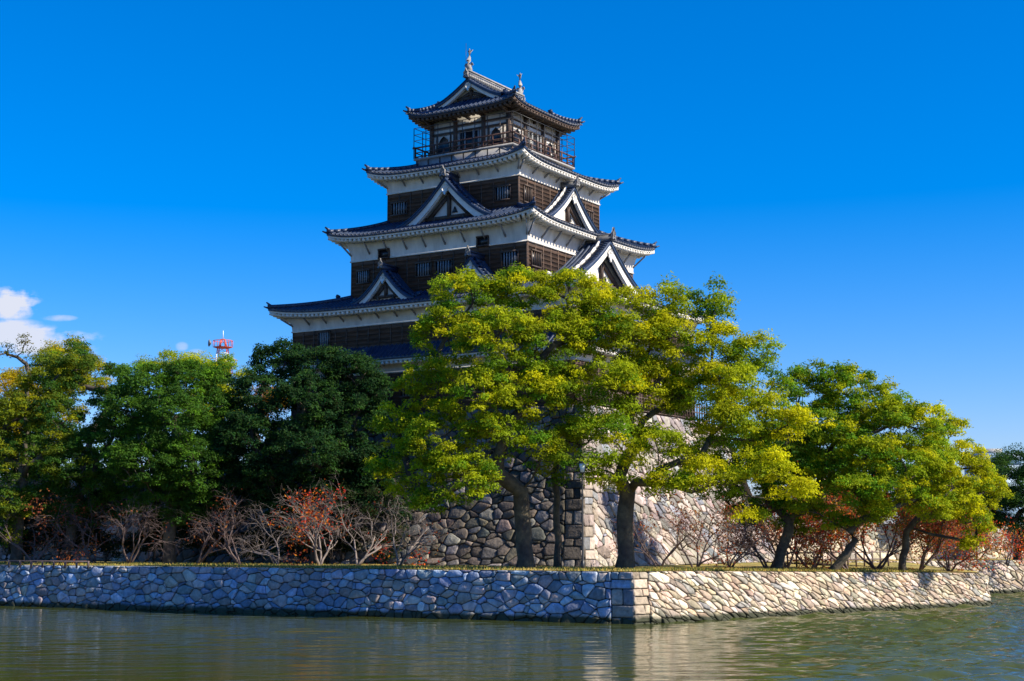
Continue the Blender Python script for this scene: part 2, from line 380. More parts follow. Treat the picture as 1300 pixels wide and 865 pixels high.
def straight(A, d, n, H, bat, ztop=None, corner_n=None):
    # wall standing at A along d with outward normal n, leaning back by bat over height H; the start edge follows the neighbour's lean
    def f(s, tt, o):
        k = tt / H
        sh = 0
        if corner_n is not None: # keep the start edge on the mitre between both leaning faces
            cc = np.linalg.solve(np.array([n, corner_n]), np.array([-bat * k, -bat * k])); st = cc
        else: st = -n * bat * k
        Lw = 60.
        fade = max(0., 1 - s / 6.)
        base = A + d * s + (-n * bat * k) + (st + n * bat * k) * fade + n * o
        z = tt - .35
        if ztop: z = -.35 + (ztop(s) + .35) * k
        return (base[0], base[1], z)
    return f
HW = 3.0
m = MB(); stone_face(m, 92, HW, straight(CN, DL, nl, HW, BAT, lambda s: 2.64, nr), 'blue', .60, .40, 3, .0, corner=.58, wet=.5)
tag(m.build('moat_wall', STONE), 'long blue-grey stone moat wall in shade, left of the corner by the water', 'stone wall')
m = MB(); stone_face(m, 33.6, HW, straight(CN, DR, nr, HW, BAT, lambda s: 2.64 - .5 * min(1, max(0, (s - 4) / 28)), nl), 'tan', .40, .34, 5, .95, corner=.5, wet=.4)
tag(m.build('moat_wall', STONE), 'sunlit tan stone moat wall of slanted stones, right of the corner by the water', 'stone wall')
m = MB(); dret = np.array([-DR[1], DR[0]]); stone_face(m, 24, HW, straight(RIGHT_END, dret, nret, HW, BAT, lambda s: 2.15 + .5 * min(1, s / 15), nr), 'tan', .6, .45, 6, .5, corner=.6)
tag(m.build('moat_wall', STONE), 'short return of the stone moat wall at the right end of the terrace', 'stone wall')
m = MB(); dfar = (FAR_B - FAR_A) / np.linalg.norm(FAR_B - FAR_A); stone_face(m, 60, HW, straight(FAR_A - dfar * 6, dfar, nfar, HW, BAT, lambda s: 2.66), 'tan', .44, .36, 8, .8, wet=.4)
tag(m.build('moat_wall', STONE), 'farther sunlit stone moat wall beyond the right end of the terrace', 'stone wall')

# ------------------------------------------------------------------ castle frame of reference
CX, CY = -.0115 * 111, 111.0
ROT = -math.atan2(.5373, .8434)
def cw(x, y): return np.array([CX + .8434 * x + .5373 * y, CY - .5373 * x + .8434 * y])
# stone base: four battered, concave faces
BT = dict(x0=-12.9, x1=12.9, y0=-9.5, y1=12.0); BB = dict(x0=-16.5, x1=15.4, y0=-13.8, y1=16.5); HB = 10.3
def base_face(k):
    def f(s, tt, o):
        q = max(0., 1 - tt / HB); e = .45 * q + .55 * q ** 2.2        # concave batter
        lx0 = BT['x0'] + (BB['x0'] - BT['x0']) * e; lx1 = BT['x1'] + (BB['x1'] - BT['x1']) * e
        ly0 = BT['y0'] + (BB['y0'] - BT['y0']) * e; ly1 = BT['y1'] + (BB['y1'] - BT['y1']) * e
        if k == 0: u = 1 - s / 31.; x = lx0 + (lx1 - lx0) * u; y = ly0 - o         # left hand face, s from the near corner
        else: u = s / 29.; y = ly0 + (ly1 - ly0) * u; x = lx1 + o
        p = cw(x, y); return (p[0], p[1], GZ - .1 + tt)
    return f
m = MB()
stone_face(m, 31, HB, base_face(0), 'shade_dark', .78, .50, 11, 0, corner=.6, gap=.06)
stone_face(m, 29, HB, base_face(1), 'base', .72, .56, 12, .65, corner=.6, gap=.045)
top = [cw(x, y) for x, y in ((BT['x0'], BT['y0']), (BT['x1'], BT['y0']), (BT['x1'], BT['y1']), (BT['x0'], BT['y1']))]
bot = [cw(x, y) for x, y in ((BB['x0'], BB['y0']), (BB['x1'], BB['y0']), (BB['x1'], BB['y1']), (BB['x0'], BB['y1']))]
zt = GZ + HB - .16
m.add([(*p, zt) for p in top], [(0, 1, 2, 3)], (.2, .18, .15))
m.add([(*bot[1], GZ - .2), (*bot[2], GZ - .2), (*bot[3], GZ - .2), (*bot[0], GZ - .2), (*top[1], zt), (*top[2], zt), (*top[3], zt), (*top[0], zt)], [(1, 2, 6, 5), (2, 3, 7, 6)], (.2, .18, .15))
tag(m.build('stone_base', STONE), 'tall battered stone base with a curved corner under the dark castle', 'stone base')
# the lower enclosure walls to either side of the base
A_ = cw(BB['x0'] + 3, BB['y0'] + .6); dA = np.array([-.8434, .5373]); nA = np.array([-.5373, -.8434])
m = MB()
def fL(s, tt, o):
    p = A_ + dA * s - nA * (1.8 * tt / 6.5) + nA * o; return (p[0], p[1], GZ - .1 + tt)
stone_face(m, 60, 6.5, fL, 'shade_dark', .78, .50, 14, gap=.055)
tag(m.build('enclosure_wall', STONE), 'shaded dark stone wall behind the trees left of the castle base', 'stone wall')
B_ = cw(BB['x1'] - 1.0, BB['y1'] - 1.5); dB = np.array([.80, .60]); nB = np.array([.60, -.80])
m = MB()
def fR(s, tt, o):
    p = B_ + dB * s - nB * (.6 * tt / 3) + nB * o; return (p[0], p[1], GZ - .1 + tt)
stone_face(m, 40, 3.0, fR, 'tan', .8, .55, 15, .3)
tag(m.build('enclosure_wall', STONE), 'low stone wall behind the red-leaved trees right of the castle base', 'stone wall')

# ------------------------------------------------------------------ castle
castle = tag(empty('castle_tower', (CX, CY, GZ), ROT), 'five-storey black and white castle tower with curved blue-tiled roofs on a stone base', 'castle')
def F(k, a, o):                    # side k: 0 left-hand face (-y), 1 right-hand face (+x), 2, 3 hidden sides
    return ((a, -o), (o, a), (-a, o), (-o, -a))[k]
def dims(k, h): return (h[0], h[1]) if k % 2 == 0 else (h[1], h[0])       # (half length along, half distance out)
def skirt(zlo, outer, inner, zin, up, wall, thick=.42, white=True, gp=.72, ribs=.36, hornz=.0, struts=True, band=0):
    zt0 = zlo + thick
    S = MB(); E = [MB() for _ in range(4)]; Rf = MB(); So = MB(); Li = MB()
    def surf(k, x, d, dz=0, absx=False):
        ho, oo = dims(k, outer); hi, oi = dims(k, inner)
        hw = ho + (hi - ho) * d; o = oo + (oi - oo) * d
        a = x if absx else x * hw; u = min(1., abs(a) / hw)
        z = zt0 + (zin - zt0) * (gp * d + (1 - gp) * d * d) + up * u ** 5 * (1 - d) ** 1.4
        X, Y = F(k, a, o); return (X, Y, z + dz)
    for k in range(4):
        us = np.concatenate([np.linspace(-1, -.6, 9)[:-1], np.linspace(-.6, .6, 9), np.linspace(.6, 1, 9)[1:]]); ds = np.linspace(0, 1, 7)
        S.grid(np.array([[surf(k, u, d) for u in us] for d in ds]))
        S.grid(np.array([[surf(k, u, 0, dz) for u in us] for dz in (-.17, 0)]))                  # tile edge
        # white or wooden eave board, set back a little
        ho, oo = dims(k, outer); hi, oi = dims(k, inner)
        def low(a, o_, dz):       # point under the eave
            u = min(1., abs(a) / ho); X, Y = F(k, a, o_); return (X, Y, zt0 + up * u ** 5 * max(0, (1 - (oo - o_) * .45)) + dz)
        hw, ow = dims(k, wall)
        Li.grid(np.array([[low(u * (ho - .06), oo - .06, dz) for u in us] for dz in (-.27, -.15)]))
        Li.grid(np.array([[low(u * (ho - .06), o2, -.27) for u in us] for o2 in (oo - .06, oo - .2)]))
        def sof(u, q):            # soffit from the wall out to the eave
            a = u * ((ho - .06) * q + hw * (1 - q)); o_ = (oo - .06) * q + ow * (1 - q)
            uu = abs(u); X, Y = F(k, a, o_); return (X, Y, zt0 - .27 + up * uu ** 5 * q ** 1.4 + .10 * (1 - q))
        So.grid(np.array([[sof(u, q) for u in us] for q in (0, .33, .66, 1)]))
        n = int(2 * ho / .40)
        for i in range(n + 1):
            a = -ho + .1 + (2 * ho - .2) * i / n; l = min(1.0, oo - ow + .02)
            u = abs(a) / ho
            z0 = zt0 + up * u ** 5 - .35; z1 = zt0 + up * u ** 5 * max(0, 1 - l * .5) - .31
            X0, Y0 = F(k, a, oo - .10); sh = a * (1 - l * .5 / ho) if u > .85 else a
            X1, Y1 = F(k, sh, oo - l)
            Rf.bar((X0, Y0, z0 - .02), (X1, Y1, z1 - .02), .19, .2)
        # round tile rows
        n = int(2 * ho / ribs); xs = np.linspace(-ho + .12, ho - .12, n)
        for a in xs:
            dm = 1.0 if abs(a) <= hi else (ho - abs(a)) / (ho - hi + 1e-9)
            if dm < .06: continue
            nd = 5; rows_ = []
            X_, Y_ = F(k, 1, 0); tx = np.array([X_, Y_, 0.]); 
            for d in np.linspace(0, dm, nd):
                p = np.array(surf(k, a, d, 0, True)); r = .07
                rows_.append([p - tx * r, p - tx * r * .6 + (0, 0, r * 1.0), p + tx * r * .6 + (0, 0, r * 1.0), p + tx * r])
            S.grid(np.array(rows_), flip=True)
            p = np.array(surf(k, a, 0, -.03, True)); X_, Y_ = F(k, 0, 1); on = np.array([X_, Y_, 0.])
            an = np.arange(7) * 2 * math.pi / 7
            ring = [p + on * .035 + tx * .095 * math.cos(q) + np.array([0, 0, .095 * math.sin(q)]) for q in an]
            E[k].add(ring + [r_ - on * .1 for r_ in ring], [tuple(range(7))] + [(i, (i + 1) % 7, 7 + (i + 1) % 7, 7 + i) for i in range(7)])
            q2 = p + tx * (ribs / 2) - (0, 0, .06) + on * .01
            E[k].box(q2[0] - .06 - .04 * abs(tx[0]), q2[0] + .06 + .04 * abs(tx[0]), q2[1] - .06 - .04 * abs(tx[1]), q2[1] + .06 + .04 * abs(tx[1]), q2[2] - .03, q2[2] + .03)
    r = S.build('roof', TILE, castle)
    for e_ in E: e_.build('tile_ends', DISC, r)
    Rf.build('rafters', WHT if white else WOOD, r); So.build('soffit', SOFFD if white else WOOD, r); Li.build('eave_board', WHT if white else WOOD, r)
    # hips
    for sx in (-1, 1):
        for sy in (-1, 1):
            P = []; H = MB()
            for d in np.linspace(1, 0, 10):
                hx = outer[0] + (inner[0] - outer[0]) * d; hy = outer[1] + (inner[1] - outer[1]) * d
                P.append((sx * hx, sy * hy, zt0 + (zin - zt0) * (gp * d + (1 - gp) * d * d) + up * (1 - d) ** 1.4 + .10))
            P = np.array(P); dv = P[-1] - P[-2]; dv[2] = 0; dv /= np.linalg.norm(dv)
            for i in range(len(P) - 1): H.bar(P[i], P[i + 1], .26, .26)
            e = P[-1]; H.bar(e - dv * .25 + (0, 0, .05), e + dv * .12 + (0, 0, .34), .2, .2, w2=.08, h2=.1)         # upturned end tile
            H.bar(e - dv * .1 - (0, 0, .12), e + dv * .32 + (0, 0, .02), .16, .16, w2=.1, h2=.08); H.build('hip_ridge', TILE, r)
    return r, zt0
def walls(half, z0, zb, z1, flare=.30, name='wall'):
    # lapped dark boards from z0 to zb, coved plaster from zb to z1
    Bm = MB(); P = MB(); L = MB()
    n = max(1, int(round((zb - z0) / .30))); hz = (zb - z0) / n
    for k in range(4):
        h, o = dims(k, half); rows_ = []
        for i in range(n):
            z = z0 + i * hz
            for oo_, zz in ((.05, z), (.012, z + hz)):
                rows_.append([(*F(k, -h - oo_, o + oo_), zz), (*F(k, h + oo_, o + oo_), zz)])
        Bm.grid(np.array(rows_))
        nb = max(2, int(round(2 * h / 1.0)))
        for i in range(nb + 1):
            a = -h + 2 * h * i / nb; x, y = F(k, a, o + .04); 
            Bm.box(x - .035, x + .035, y - .035, y + .035, z0, zb)
        cs = [(.07, zb), (.07, zb + .1), (.10, zb + (z1 - zb) * .35), (.10 + flare * .45, zb + (z1 - zb) * .7), (.1 + flare, z1)]
        P.grid(np.array([[(*F(k, -h - q, o + q), z), (*F(k, h + q, o + q), z)] for q, z in cs]))
        x0, y0 = F(k, -h - .12, o + .03); x1, y1 = F(k, h + .12, o + .12)
        L.box(min(x0, x1), max(x0, x1), min(y0, y1), max(y0, y1), zb - .03 + .002 * k, zb + .07 + .002 * k)
    wl = Bm.build(name, BOARD, castle); P.build('plaster_band', PLAST, wl); L.build('ledge', WHT, wl)
    return wl
def struts(roof, half, outer, zb, zt0, step=1.65, sides=(0, 1)):
    for k in sides:
        h, o = dims(k, half); ho, oo = dims(k, outer); n = max(2, int(round(2 * h / step)))
        for i in range(n + 1):
            a = -h + 2 * h * i / n; m_ = MB()
            m_.bar((*F(k, a, o + .10), zb + .45), (*F(k, a * (1.0 if 0 < i < n else 1 + .5 / h), oo - .45), zt0 - .28), .07, .12)
            m_.build('strut', GREY, roof)  # white struts coloured grey, their shade under the eave painted in
def window(k, a0, a1, z0, z1, o, bars=5, deep=.10, light=True):
    f = MB(); t_ = .07
    def bx_(m_, aa, ab, za, zb, o0, o1):
        x0, y0 = F(k, aa, o0); x1, y1 = F(k, ab, o1); m_.box(min(x0, x1), max(x0, x1), min(y0, y1), max(y0, y1), za, zb)
    bx_(f, a0 - t_, a1 + t_, z1, z1 + t_ * 1.4, o, o + deep + .08); bx_(f, a0 - t_, a1 + t_, z0 - t_ * 1.4, z0, o, o + deep + .06)
    bx_(f, a0 - t_, a0, z0, z1, o, o + deep + .03); bx_(f, a1, a1 + t_, z0, z1, o, o + deep + .03)
    w_ = f.build('window', WOOD, castle)
    p = MB(); bx_(p, a0, a1, z0, z1, o, o + .055); p.build('pane', DARK, w_)
    if bars:
        q = MB()
        if k == 1: bars = 3
        for i in range(bars):
            c_ = a0 + (a1 - a0) * (i + 1) / (bars + 1); bx_(q, c_ - (.035 if k == 0 else .02), c_ + (.035 if k == 0 else .02), z0, z1, o + .06, o + .06 + .07)
        q.build('bars', BARM if k == 0 else WOOD, w_)
    return w_
def gable(o, l, cen, r0, r1, zp, zf, W, big=1.0, p=1.6, whitestripe=False, bwf=.46):
    o = np.array(o, float); l = np.array(l, float)
    def P3(a, r, z): q = o * r + l * (cen + a); return (q[0], q[1], z)
    def prof(a): return zf + (zp - zf) * max(0., 1 - abs(a) / W) ** p
    as_ = np.concatenate([np.linspace(-W, 0, 13), np.linspace(0, W, 13)[1:]])
    th = .20 * big ** .5
    S = MB()
    S.grid(np.array([[P3(a, r, prof(a)) for a in as_] for r in (r0, r1)])); S.grid(np.array([[P3(a, r1, prof(a) - dz) for a in as_] for dz in (0, th)]))
    S.grid(np.array([[P3(a, r, prof(a) - th) for a in as_] for r in (r0, r1)]))
    n = max(2, int((r1 - .5 * big - r0) / .34))
    lv = np.array([o[0], o[1], 0.])
    def rib(r, rad, mb, a_from=.0, lift=0):
        for sg in (-1, 1):
            rows_ = []
            for a in np.linspace(a_from, W, 9):
                q = np.array(P3(sg * a, r, prof(a) + lift)); rows_.append([q - lv * rad, q - lv * rad * .6 + (0, 0, rad * 1.1), q + lv * rad * .6 + (0, 0, rad * 1.1), q + lv * rad])
            mb.grid(np.array(rows_))
    for i in range(n): rib(r0 + (i + .5) * (r1 - .55 * big - r0) / n, .085, S)
    rib(r1 - .05, .09, S)
    # verge: short tiles laid across between two raised rows
    V = MB(); nv = int(W * 1.25 / .26)
    for sg in (-1, 1):
        for i in range(nv):
            a = W * (i + .5) / nv; z = prof(a) + .05
            V.bar(P3(sg * a, r1 - .52 * big, z), P3(sg * a, r1 - .12, z), .11, .1)
    g_ = S.build('gable', TILE, castle); V.build('verge_tiles', TILE, g_)
    K = MB()
    for sg in (-1, 1):
        aa = np.linspace(.1, W * .97, 10)
        for i in range(9):
            K.bar(P3(sg * aa[i], r1 - .66 * big, prof(aa[i]) + .13), P3(sg * aa[i + 1], r1 - .66 * big, prof(aa[i + 1]) + .13), .13 * big ** .5, .2)
        e = P3(sg * W * .97, r1 - .66 * big, prof(W * .97) + .25); K.bar(e, (e[0] + l[0] * sg * .25, e[1] + l[1] * sg * .25, e[2] + .15), .24, .34, w2=.12, h2=.2)
    K.build('descending_ridge', WHT if whitestripe else TILE, g_)
    # ridge with end tile
    K = MB(); hr = .42 * big ** .5
    K.bar(P3(0, r0, zp + hr * .45), P3(0, r1 + .12, zp + hr * .45), .26 * big ** .5, hr); K.bar(P3(0, r0, zp + hr * .95), P3(0, r1 + .15, zp + hr * .95), .38 * big ** .5, .09)
    K.build('ridge', RIDGE if whitestripe else TILE, g_)
    K = MB(); s_ = .42 * big ** .5
    poly = [(-.75, -.55), (-.5, -.7), (0, -.4), (.5, -.7), (.75, -.55), (.55, .1), (.62, .7), (.35, .9), (.18, 1.2), (0, 1.75), (-.18, 1.2), (-.35, .9), (-.62, .7), (-.55, .1)]
    K.prism([(x * s_ * .8, z * s_ * .8) for x, z in poly], lambda a, b_, d: P3(a, r1 + .12 + d, zp + .26 * big ** .5 + b_), .16)
    K.prism([(.22 * s_ * math.cos(q), .22 * s_ * math.sin(q)) for q in np.arange(8) * math.pi / 4], lambda a, b_, d: P3(a, r1 + .27 + d, zp + .3 * big ** .5 + b_), .06)
    K.build('ridge_end_tile', RIDGE, g_)
    # barge boards
    K = MB(); bw = bwf * big
    for off, wd, rr, tk in ((0, bw, r1 - .12, .10), (bw * .86, bw * .34, r1 - .24, .10)):
        rows0 = []; 
        for r in (rr, rr - tk):
            rows0.append([[P3(a, r, prof(a) - th - off) for a in as_], [P3(a, r, prof(a) - th - off - wd * (1 + .25 * abs(a) / W)) for a in as_]])
        K.grid(np.array(rows0[0])); K.grid(np.array(rows0[1]))
        K.grid(np.array([rows0[0][1], rows0[1][1]])); K.grid(np.array([rows0[0][0], rows0[1][0]]))
    K.build('bargeboard', WHT, g_)
    # gable wall
    rw = r1 - .75 * big; K = MB()
    K.grid(np.array([[P3(a, rw, max(zf - .6, prof(a) - th + .02)) for a in as_], [P3(a, rw, zf - .6) for a in as_]])); K.build('gable_wall', PLAST, g_)
    K = MB(); Hh = zp - zf; zb = zf + .16 * Hh; rt = rw + .1
    wb = W * (1 - ((zb - zf + bw + th + .1) / Hh) ** (1 / p))
    K.bar(P3(-wb, rt, zb), P3(wb, rt, zb), .2, .24 * big)
    K.bar(P3(0, rt + .03, zb), P3(0, rt + .03, zp - bw - .5), .22 * big, .22, up=o.tolist() + [0])
    for sg in (-1, 1):
        K.bar(P3(sg * wb * .86, rt + .02, zb), P3(sg * .15, rt + .02, zp - bw - th - .25 * big - .35), .14, .26 * big)
        K.bar(P3(sg * wb * .62, rt + .04, zb), P3(sg * wb * .62, rt + .04, zf - .4), .2 * big, .2, up=o.tolist() + [0])
    K.build('gable_timbers', WOOD, g_)
    if W > 3.5:
        K = MB(); s_ = .32
        K.prism([(wb * .22 - s_ * .7, zb + .3), (wb * .22 + s_ * .7, zb + .3), (wb * .22, zb + .3 + s_ * 1.4)], lambda a, b_, d: P3(a, rw + .02 + d, b_), .08); K.build('vent', DARK, g_)
    K = MB(); s_ = .55 * big; zc = zp - th - bw * 1.1
    poly = [(0, .5), (.35, .35), (.62, .1), (.75, -.2), (.5, -.3), (.55, -.6), (.28, -.75), (.12, -1.1), (0, -1.25), (-.12, -1.1), (-.28, -.75), (-.55, -.6), (-.5, -.3), (-.75, -.2), (-.62, .1), (-.35, .35)]
    K.prism([(x * s_ * .8, z * s_ * .85) for x, z in poly], lambda a, b_, d: P3(a, r1 - .11 + d, zc + b_), .1)
    K.prism([(.16 * s_ * math.cos(q), .16 * s_ * math.sin(q)) for q in np.arange(8) * math.pi / 4], lambda a, b_, d: P3(a, r1 - .02 + d, zc + b_), .08)
    K.build('pendant', WHT, g_)
    return g_
# storeys
W1, W3, W4, W5 = (12., 8.75), (7.55, 7.55), (5.7, 5.7), (3.4, 3.4)
walls(W1, HB - .3, 13.2, 14.05)
r, z_ = skirt(13.75, (13.15, 9.9), (12.0, 8.75), 15.2, .25, (12.3, 9.05)); struts(r, W1, (13.15, 9.9), 13.2, z_, 1.7, (0,))
walls(W1, 15.1, 16.7, 17.8)
r, z_ = skirt(17.5, (13.35, 10.1), (7.5, 7.5), 19.05, .55, (12.3, 9.05)); struts(r, W1, (13.35, 10.1), 16.7, z_, 1.65, (0,))
walls(W3, 18.6, 21.7, 23.25)
r, z_ = skirt(22.9, (8.9, 8.9), (5.65, 5.65), 24.75, .5, (7.85, 7.85)); struts(r, W3, (8.9, 8.9), 21.7, z_)
walls(W4, 24.3, 26.9, 28.05)
r, z_ = skirt(27.7, (6.9, 6.9), (4.15, 4.15), 29.15, .55, (6.0, 6.0)); struts(r, W4, (6.9, 6.9), 26.9, z_)
# side gables
gable((0, -1), (1, 0), .6, 5.6, 7.5, 27.05, 23.75, 4.6)
gable((1, 0), (0, 1), .0, 5.6, 6.95, 27.05, 23.85, 4.9, whitestripe=True)
gable((-1, 0), (0, 1), .0, 5.6, 6.95, 27.05, 23.85, 4.9)
gable((0, -1), (1, 0), -3.45, 7.4, 9.3, 20.55, 18.3, 2.8, .8)
gable((0, -1), (1, 0), 4.0, 7.4, 9.3, 20.7, 18.3, 2.8, .8)
gable((1, 0), (0, 1), .0, 7.4, 9.9, 22.75, 19.0, 7.4, 1.25, p=1.75, whitestripe=True)
gable((-1, 0), (0, 1), .0, 7.4, 9.9, 22.75, 19.0, 7.4, 1.25, p=1.75)
# windows
for k, a0, a1, z0, z1, hf in ((0, -5.3, -3.95, 25.3, 26.15, 5.7), (0, 3.85, 5.05, 25.3, 26.2, 5.7), (1, -5.1, -4.2, 25.15, 26.25, 5.7), (1, 3.6, 4.6, 25.1, 26.1, 5.7),
                          (0, -7.0, -5.95, 20.1, 20.95, 7.55), (0, -1.68, -.42, 20.1, 21.0, 7.55), (0, .02, 1.36, 20.1, 21.0, 7.55), (0, 5.55, 6.85, 20.1, 21.05, 7.55), (1, -7.1, -6.0, 20.1, 21.1, 7.55),
                          (0, -9.5, -8.5, 15.55, 16.5, 8.75), (0, 2, 3.3, 15.55, 16.5, 8.75), (0, -2.05, -.65, 11.5, 13.05, 8.75), (0, -8.6, -7.2, 11.5, 13.05, 8.75), (0, 4.5, 5.9, 11.5, 13.05, 8.75),
                          (1, -5, -3.7, 11.5, 13.0, 12.), (1, 3, 4.3, 11.5, 13.0, 12.), (1, -5, -3.7, 15.5, 16.5, 12.)):
    window(k, a0, a1, z0, z1, hf + .02, 5)
for a in (-4.95, 3.6): window(0, a, a + .85, 21.76, 22.3, 7.64, 0, .12)
# top storey
K = MB()
for q, z0, z1 in ((4.22, 28.2, 29.58),):
    K.box(-q, q, -q, q, z0, z1)
tb = K.build('balcony_skirt', GREY, castle)
K = MB()
for k in range(4):
    for i in range(9):
        a = -4.22 + 8.44 * i / 8; x, y = F(k, a, 4.24); K.box(x - .035, x + .035, y - .035, y + .035, 28.5, 29.57)
K.build('batten', WOOD, tb)
K = MB(); K.box(-4.4, 4.4, -4.4, 4.4, 29.6, 29.74); bal = K.build('balcony', TILEEND, castle)
K = MB()
for k in range(4):
    for z, th in ((29.86, .07), (30.18, .06), (30.56, .10)):
        e = 4.3 if z < 30.5 else 4.55
        x0, y0 = F(k, -e, 4.3 + .001 * k); x1, y1 = F(k, e, 4.3 + .001 * k); K.bar((x0, y0, z + .003 * k), (x1, y1, z + .003 * k), .08, th)
    for i in range(11):
        a = -4.3 + 8.6 * i / 10; x, y = F(k, a, 4.3); hh_ = .45 if i % 2 else .88; K.box(x - .05, x + .05, y - .05, y + .05, 29.74, 29.74 + hh_)
K.build('railing', REDW, bal)
K = MB()
for k in range(4):
    for i in range(9):
        a = -4.38 + 8.76 * i / 8; x, y = F(k, a, 4.38); K.box(x - .022, x + .022, y - .022, y + .022, 29.74, 32.05)
    for z in (31.1, 31.55, 32.05):
        x0, y0 = F(k, -4.38, 4.38); x1, y1 = F(k, 4.38, 4.38); K.bar((x0, y0, z + .003 * k), (x1, y1, z + .003 * k), .035, .035)
    for sg in (-1, 1):
        x0, y0 = F(k, sg * 3.4, 4.38); x1, y1 = F(k, sg * 3.4, 3.4); K.bar((x0, y0, 32.03), (x1, y1, 32.03), .03, .03)
K.build('safety_frame', METAL, bal)
K = MB(); K.box(-3.4, 3.4, -3.4, 3.4, 29.7, 32.75); ws = K.build('wall', PLAST, castle); ws['label'] = 'white walled top storey with dark posts'
K = MB()
for k in range(4):
    for a in (-3.4, -1.25, 1.25, 3.4):
        x, y = F(k, a, 3.42); K.box(x - .14, x + .14, y - .14, y + .14, 29.74, 32.7)
    for z, th in ((29.95, .22), (30.35, .07), (31.55, .16), (32.0, .14)):
        x0, y0 = F(k, -3.5, 3.44); x1, y1 = F(k, 3.5, 3.44); K.bar((x0, y0, z + .004 * k), (x1, y1, z + .004 * k), .1, th)
    for a in (-3.4, -1.25, 0, 1.25, 3.4):          # bracket arms under the eave
        x0, y0 = F(k, a, 3.4); x1, y1 = F(k, a, 4.3); K.bar((x0, y0, 32.35), (x1, y1, 32.5), .14, .2)
K.build('post_frame', WOOD, ws)
for k in range(4):
    for c_ in (-2.32, 2.32):                       # bell-shaped windows
        K = MB(); poly = [(-.5, 0), (.5, 0), (.42, .75), (.3, 1.0), (.12, 1.15), (0, 1.25), (-.12, 1.15), (-.3, 1.0), (-.42, .75)]
        K.prism([(c_ + x * 1.0, 30.12 + z) for x, z in poly], lambda a, b_, d: (*F(k, a, 3.41 + d), b_), .08)
        w_ = K.build('arched_window', DARK, castle)
        K = MB()
        for s_ in (-.62, .62): 
            K = MB(); x0, y0 = F(k, c_ + s_, 3.43); K.box(x0 - .05, x0 + .05, y0 - .05, y0 + .05, 30.1, 31.45); K.build('window_frame', WOOD, w_)
    K = MB(); x0, y0 = F(k, -.85, 3.39); x1, y1 = F(k, .85, 3.5); K.box(min(x0, x1), max(x0, x1), min(y0, y1), max(y0, y1), 29.76, 31.4); d_ = K.build('balcony_door', DARK, castle)
    K = MB()
    for a in (-.85, -.35, .4, .85):
        x0, y0 = F(k, a, 3.5); K.box(x0 - .06, x0 + .06, y0 - .06, y0 + .06, 29.76, 31.45)
    K.build('door_frame', BARM, d_)
skirt(32.45, (4.75, 4.75), (2.95, 3.3), 33.85, .42, (3.55, 3.55), white=False, gp=.6)
gable((0, -1), (1, 0), 0, 0, 3.75, 35.35, 33.75, 2.95, .85, p=1.35, bwf=.27)
gable((0, 1), (1, 0), 0, 0, 3.75, 35.35, 33.75, 2.95, .85, p=1.35)
K = MB(); K.bar((0, -3.75, 35.62), (0, 3.75, 35.62), .34, .5); rg = K.build('main_ridge', RIDGE, castle); rg['label'] = 'pale weathered main ridge'
K = MB(); K.bar((0, -3.85, 35.93), (0, 3.85, 35.93), .46, .1); K.build('ridge_cap', TILEEND, rg)
K = MB()
for i in range(26):
    y = -3.6 + 7.2 * i / 25; K.box(-.2, .2, y - .07, y + .07, 35.5, 35.66)
K.build('ridge_discs', TILEEND, rg)
for sg in (-1, 1):                                 # dolphin-like roof ornaments, tail up
    K = MB(); path = [(0, sg * 3.25, 36.0), (0, sg * 3.5, 36.05), (0, sg * 3.62, 36.35), (0, sg * 3.6, 36.75), (0, sg * 3.5, 37.05), (0, sg * 3.52, 37.3)]
    K.tube(path, [.12, .24, .24, .17, .1, .05], 8)
    sh = K.build('roof_fish', TILEEND, castle, smooth=True)
    for dx in (-1, 1):
        K = MB(); K.prism([(0, 0), (.12, .28), (.34, .5), (.1, .44), (-.02, .62), (-.1, .3)], lambda a, b_, d: (dx * (a * .7 + .0), sg * (3.52 - a * .3) + d, 37.12 + b_), .05); K.build('tail_fin', TILEEND, sh)
        K = MB(); K.prism([(0, 0), (.3, .1), (.18, .3), (.02, .28)], lambda a, b_, d: (dx * (a + .12), sg * 3.58 + d, 36.3 + b_), .05); K.build('side_fin', TILEEND, sh)
K = MB(); K.tube([(0, -3.95, 35.9), (0, -3.95, 38.0)], .015, 5); K.build('lightning_rod', METAL, castle)
# fence on the edge of the stone base
fr = tag(empty('fence', (*cw(BT['x1'] - .35, 2), GZ + HB - .16)), 'dark slatted fence along the right edge of the stone base top', 'fence')
fl = np.array(fr.location)
K = MB(); a0 = cw(BT['x1'] - .35, BT['y0'] + .4); a1 = cw(BT['x1'] - .35, BT['y1'] - .5); L_ = np.linalg.norm(a1 - a0)
for z in (.25, .75, 1.15): K.bar((*(a0 - fl[:2]), z), (*(a1 - fl[:2]), z), .06, .08)
K.build('rail', WOOD, fr); K = MB()
for i in range(int(L_ / .42)):
    p = a0 + (a1 - a0) * i / int(L_ / .42) - fl[:2]; K.box(p[0] - .045, p[0] + .045, p[1] - .045, p[1] + .045, 0, 1.4)
K.build('pickets', WOOD, fr)

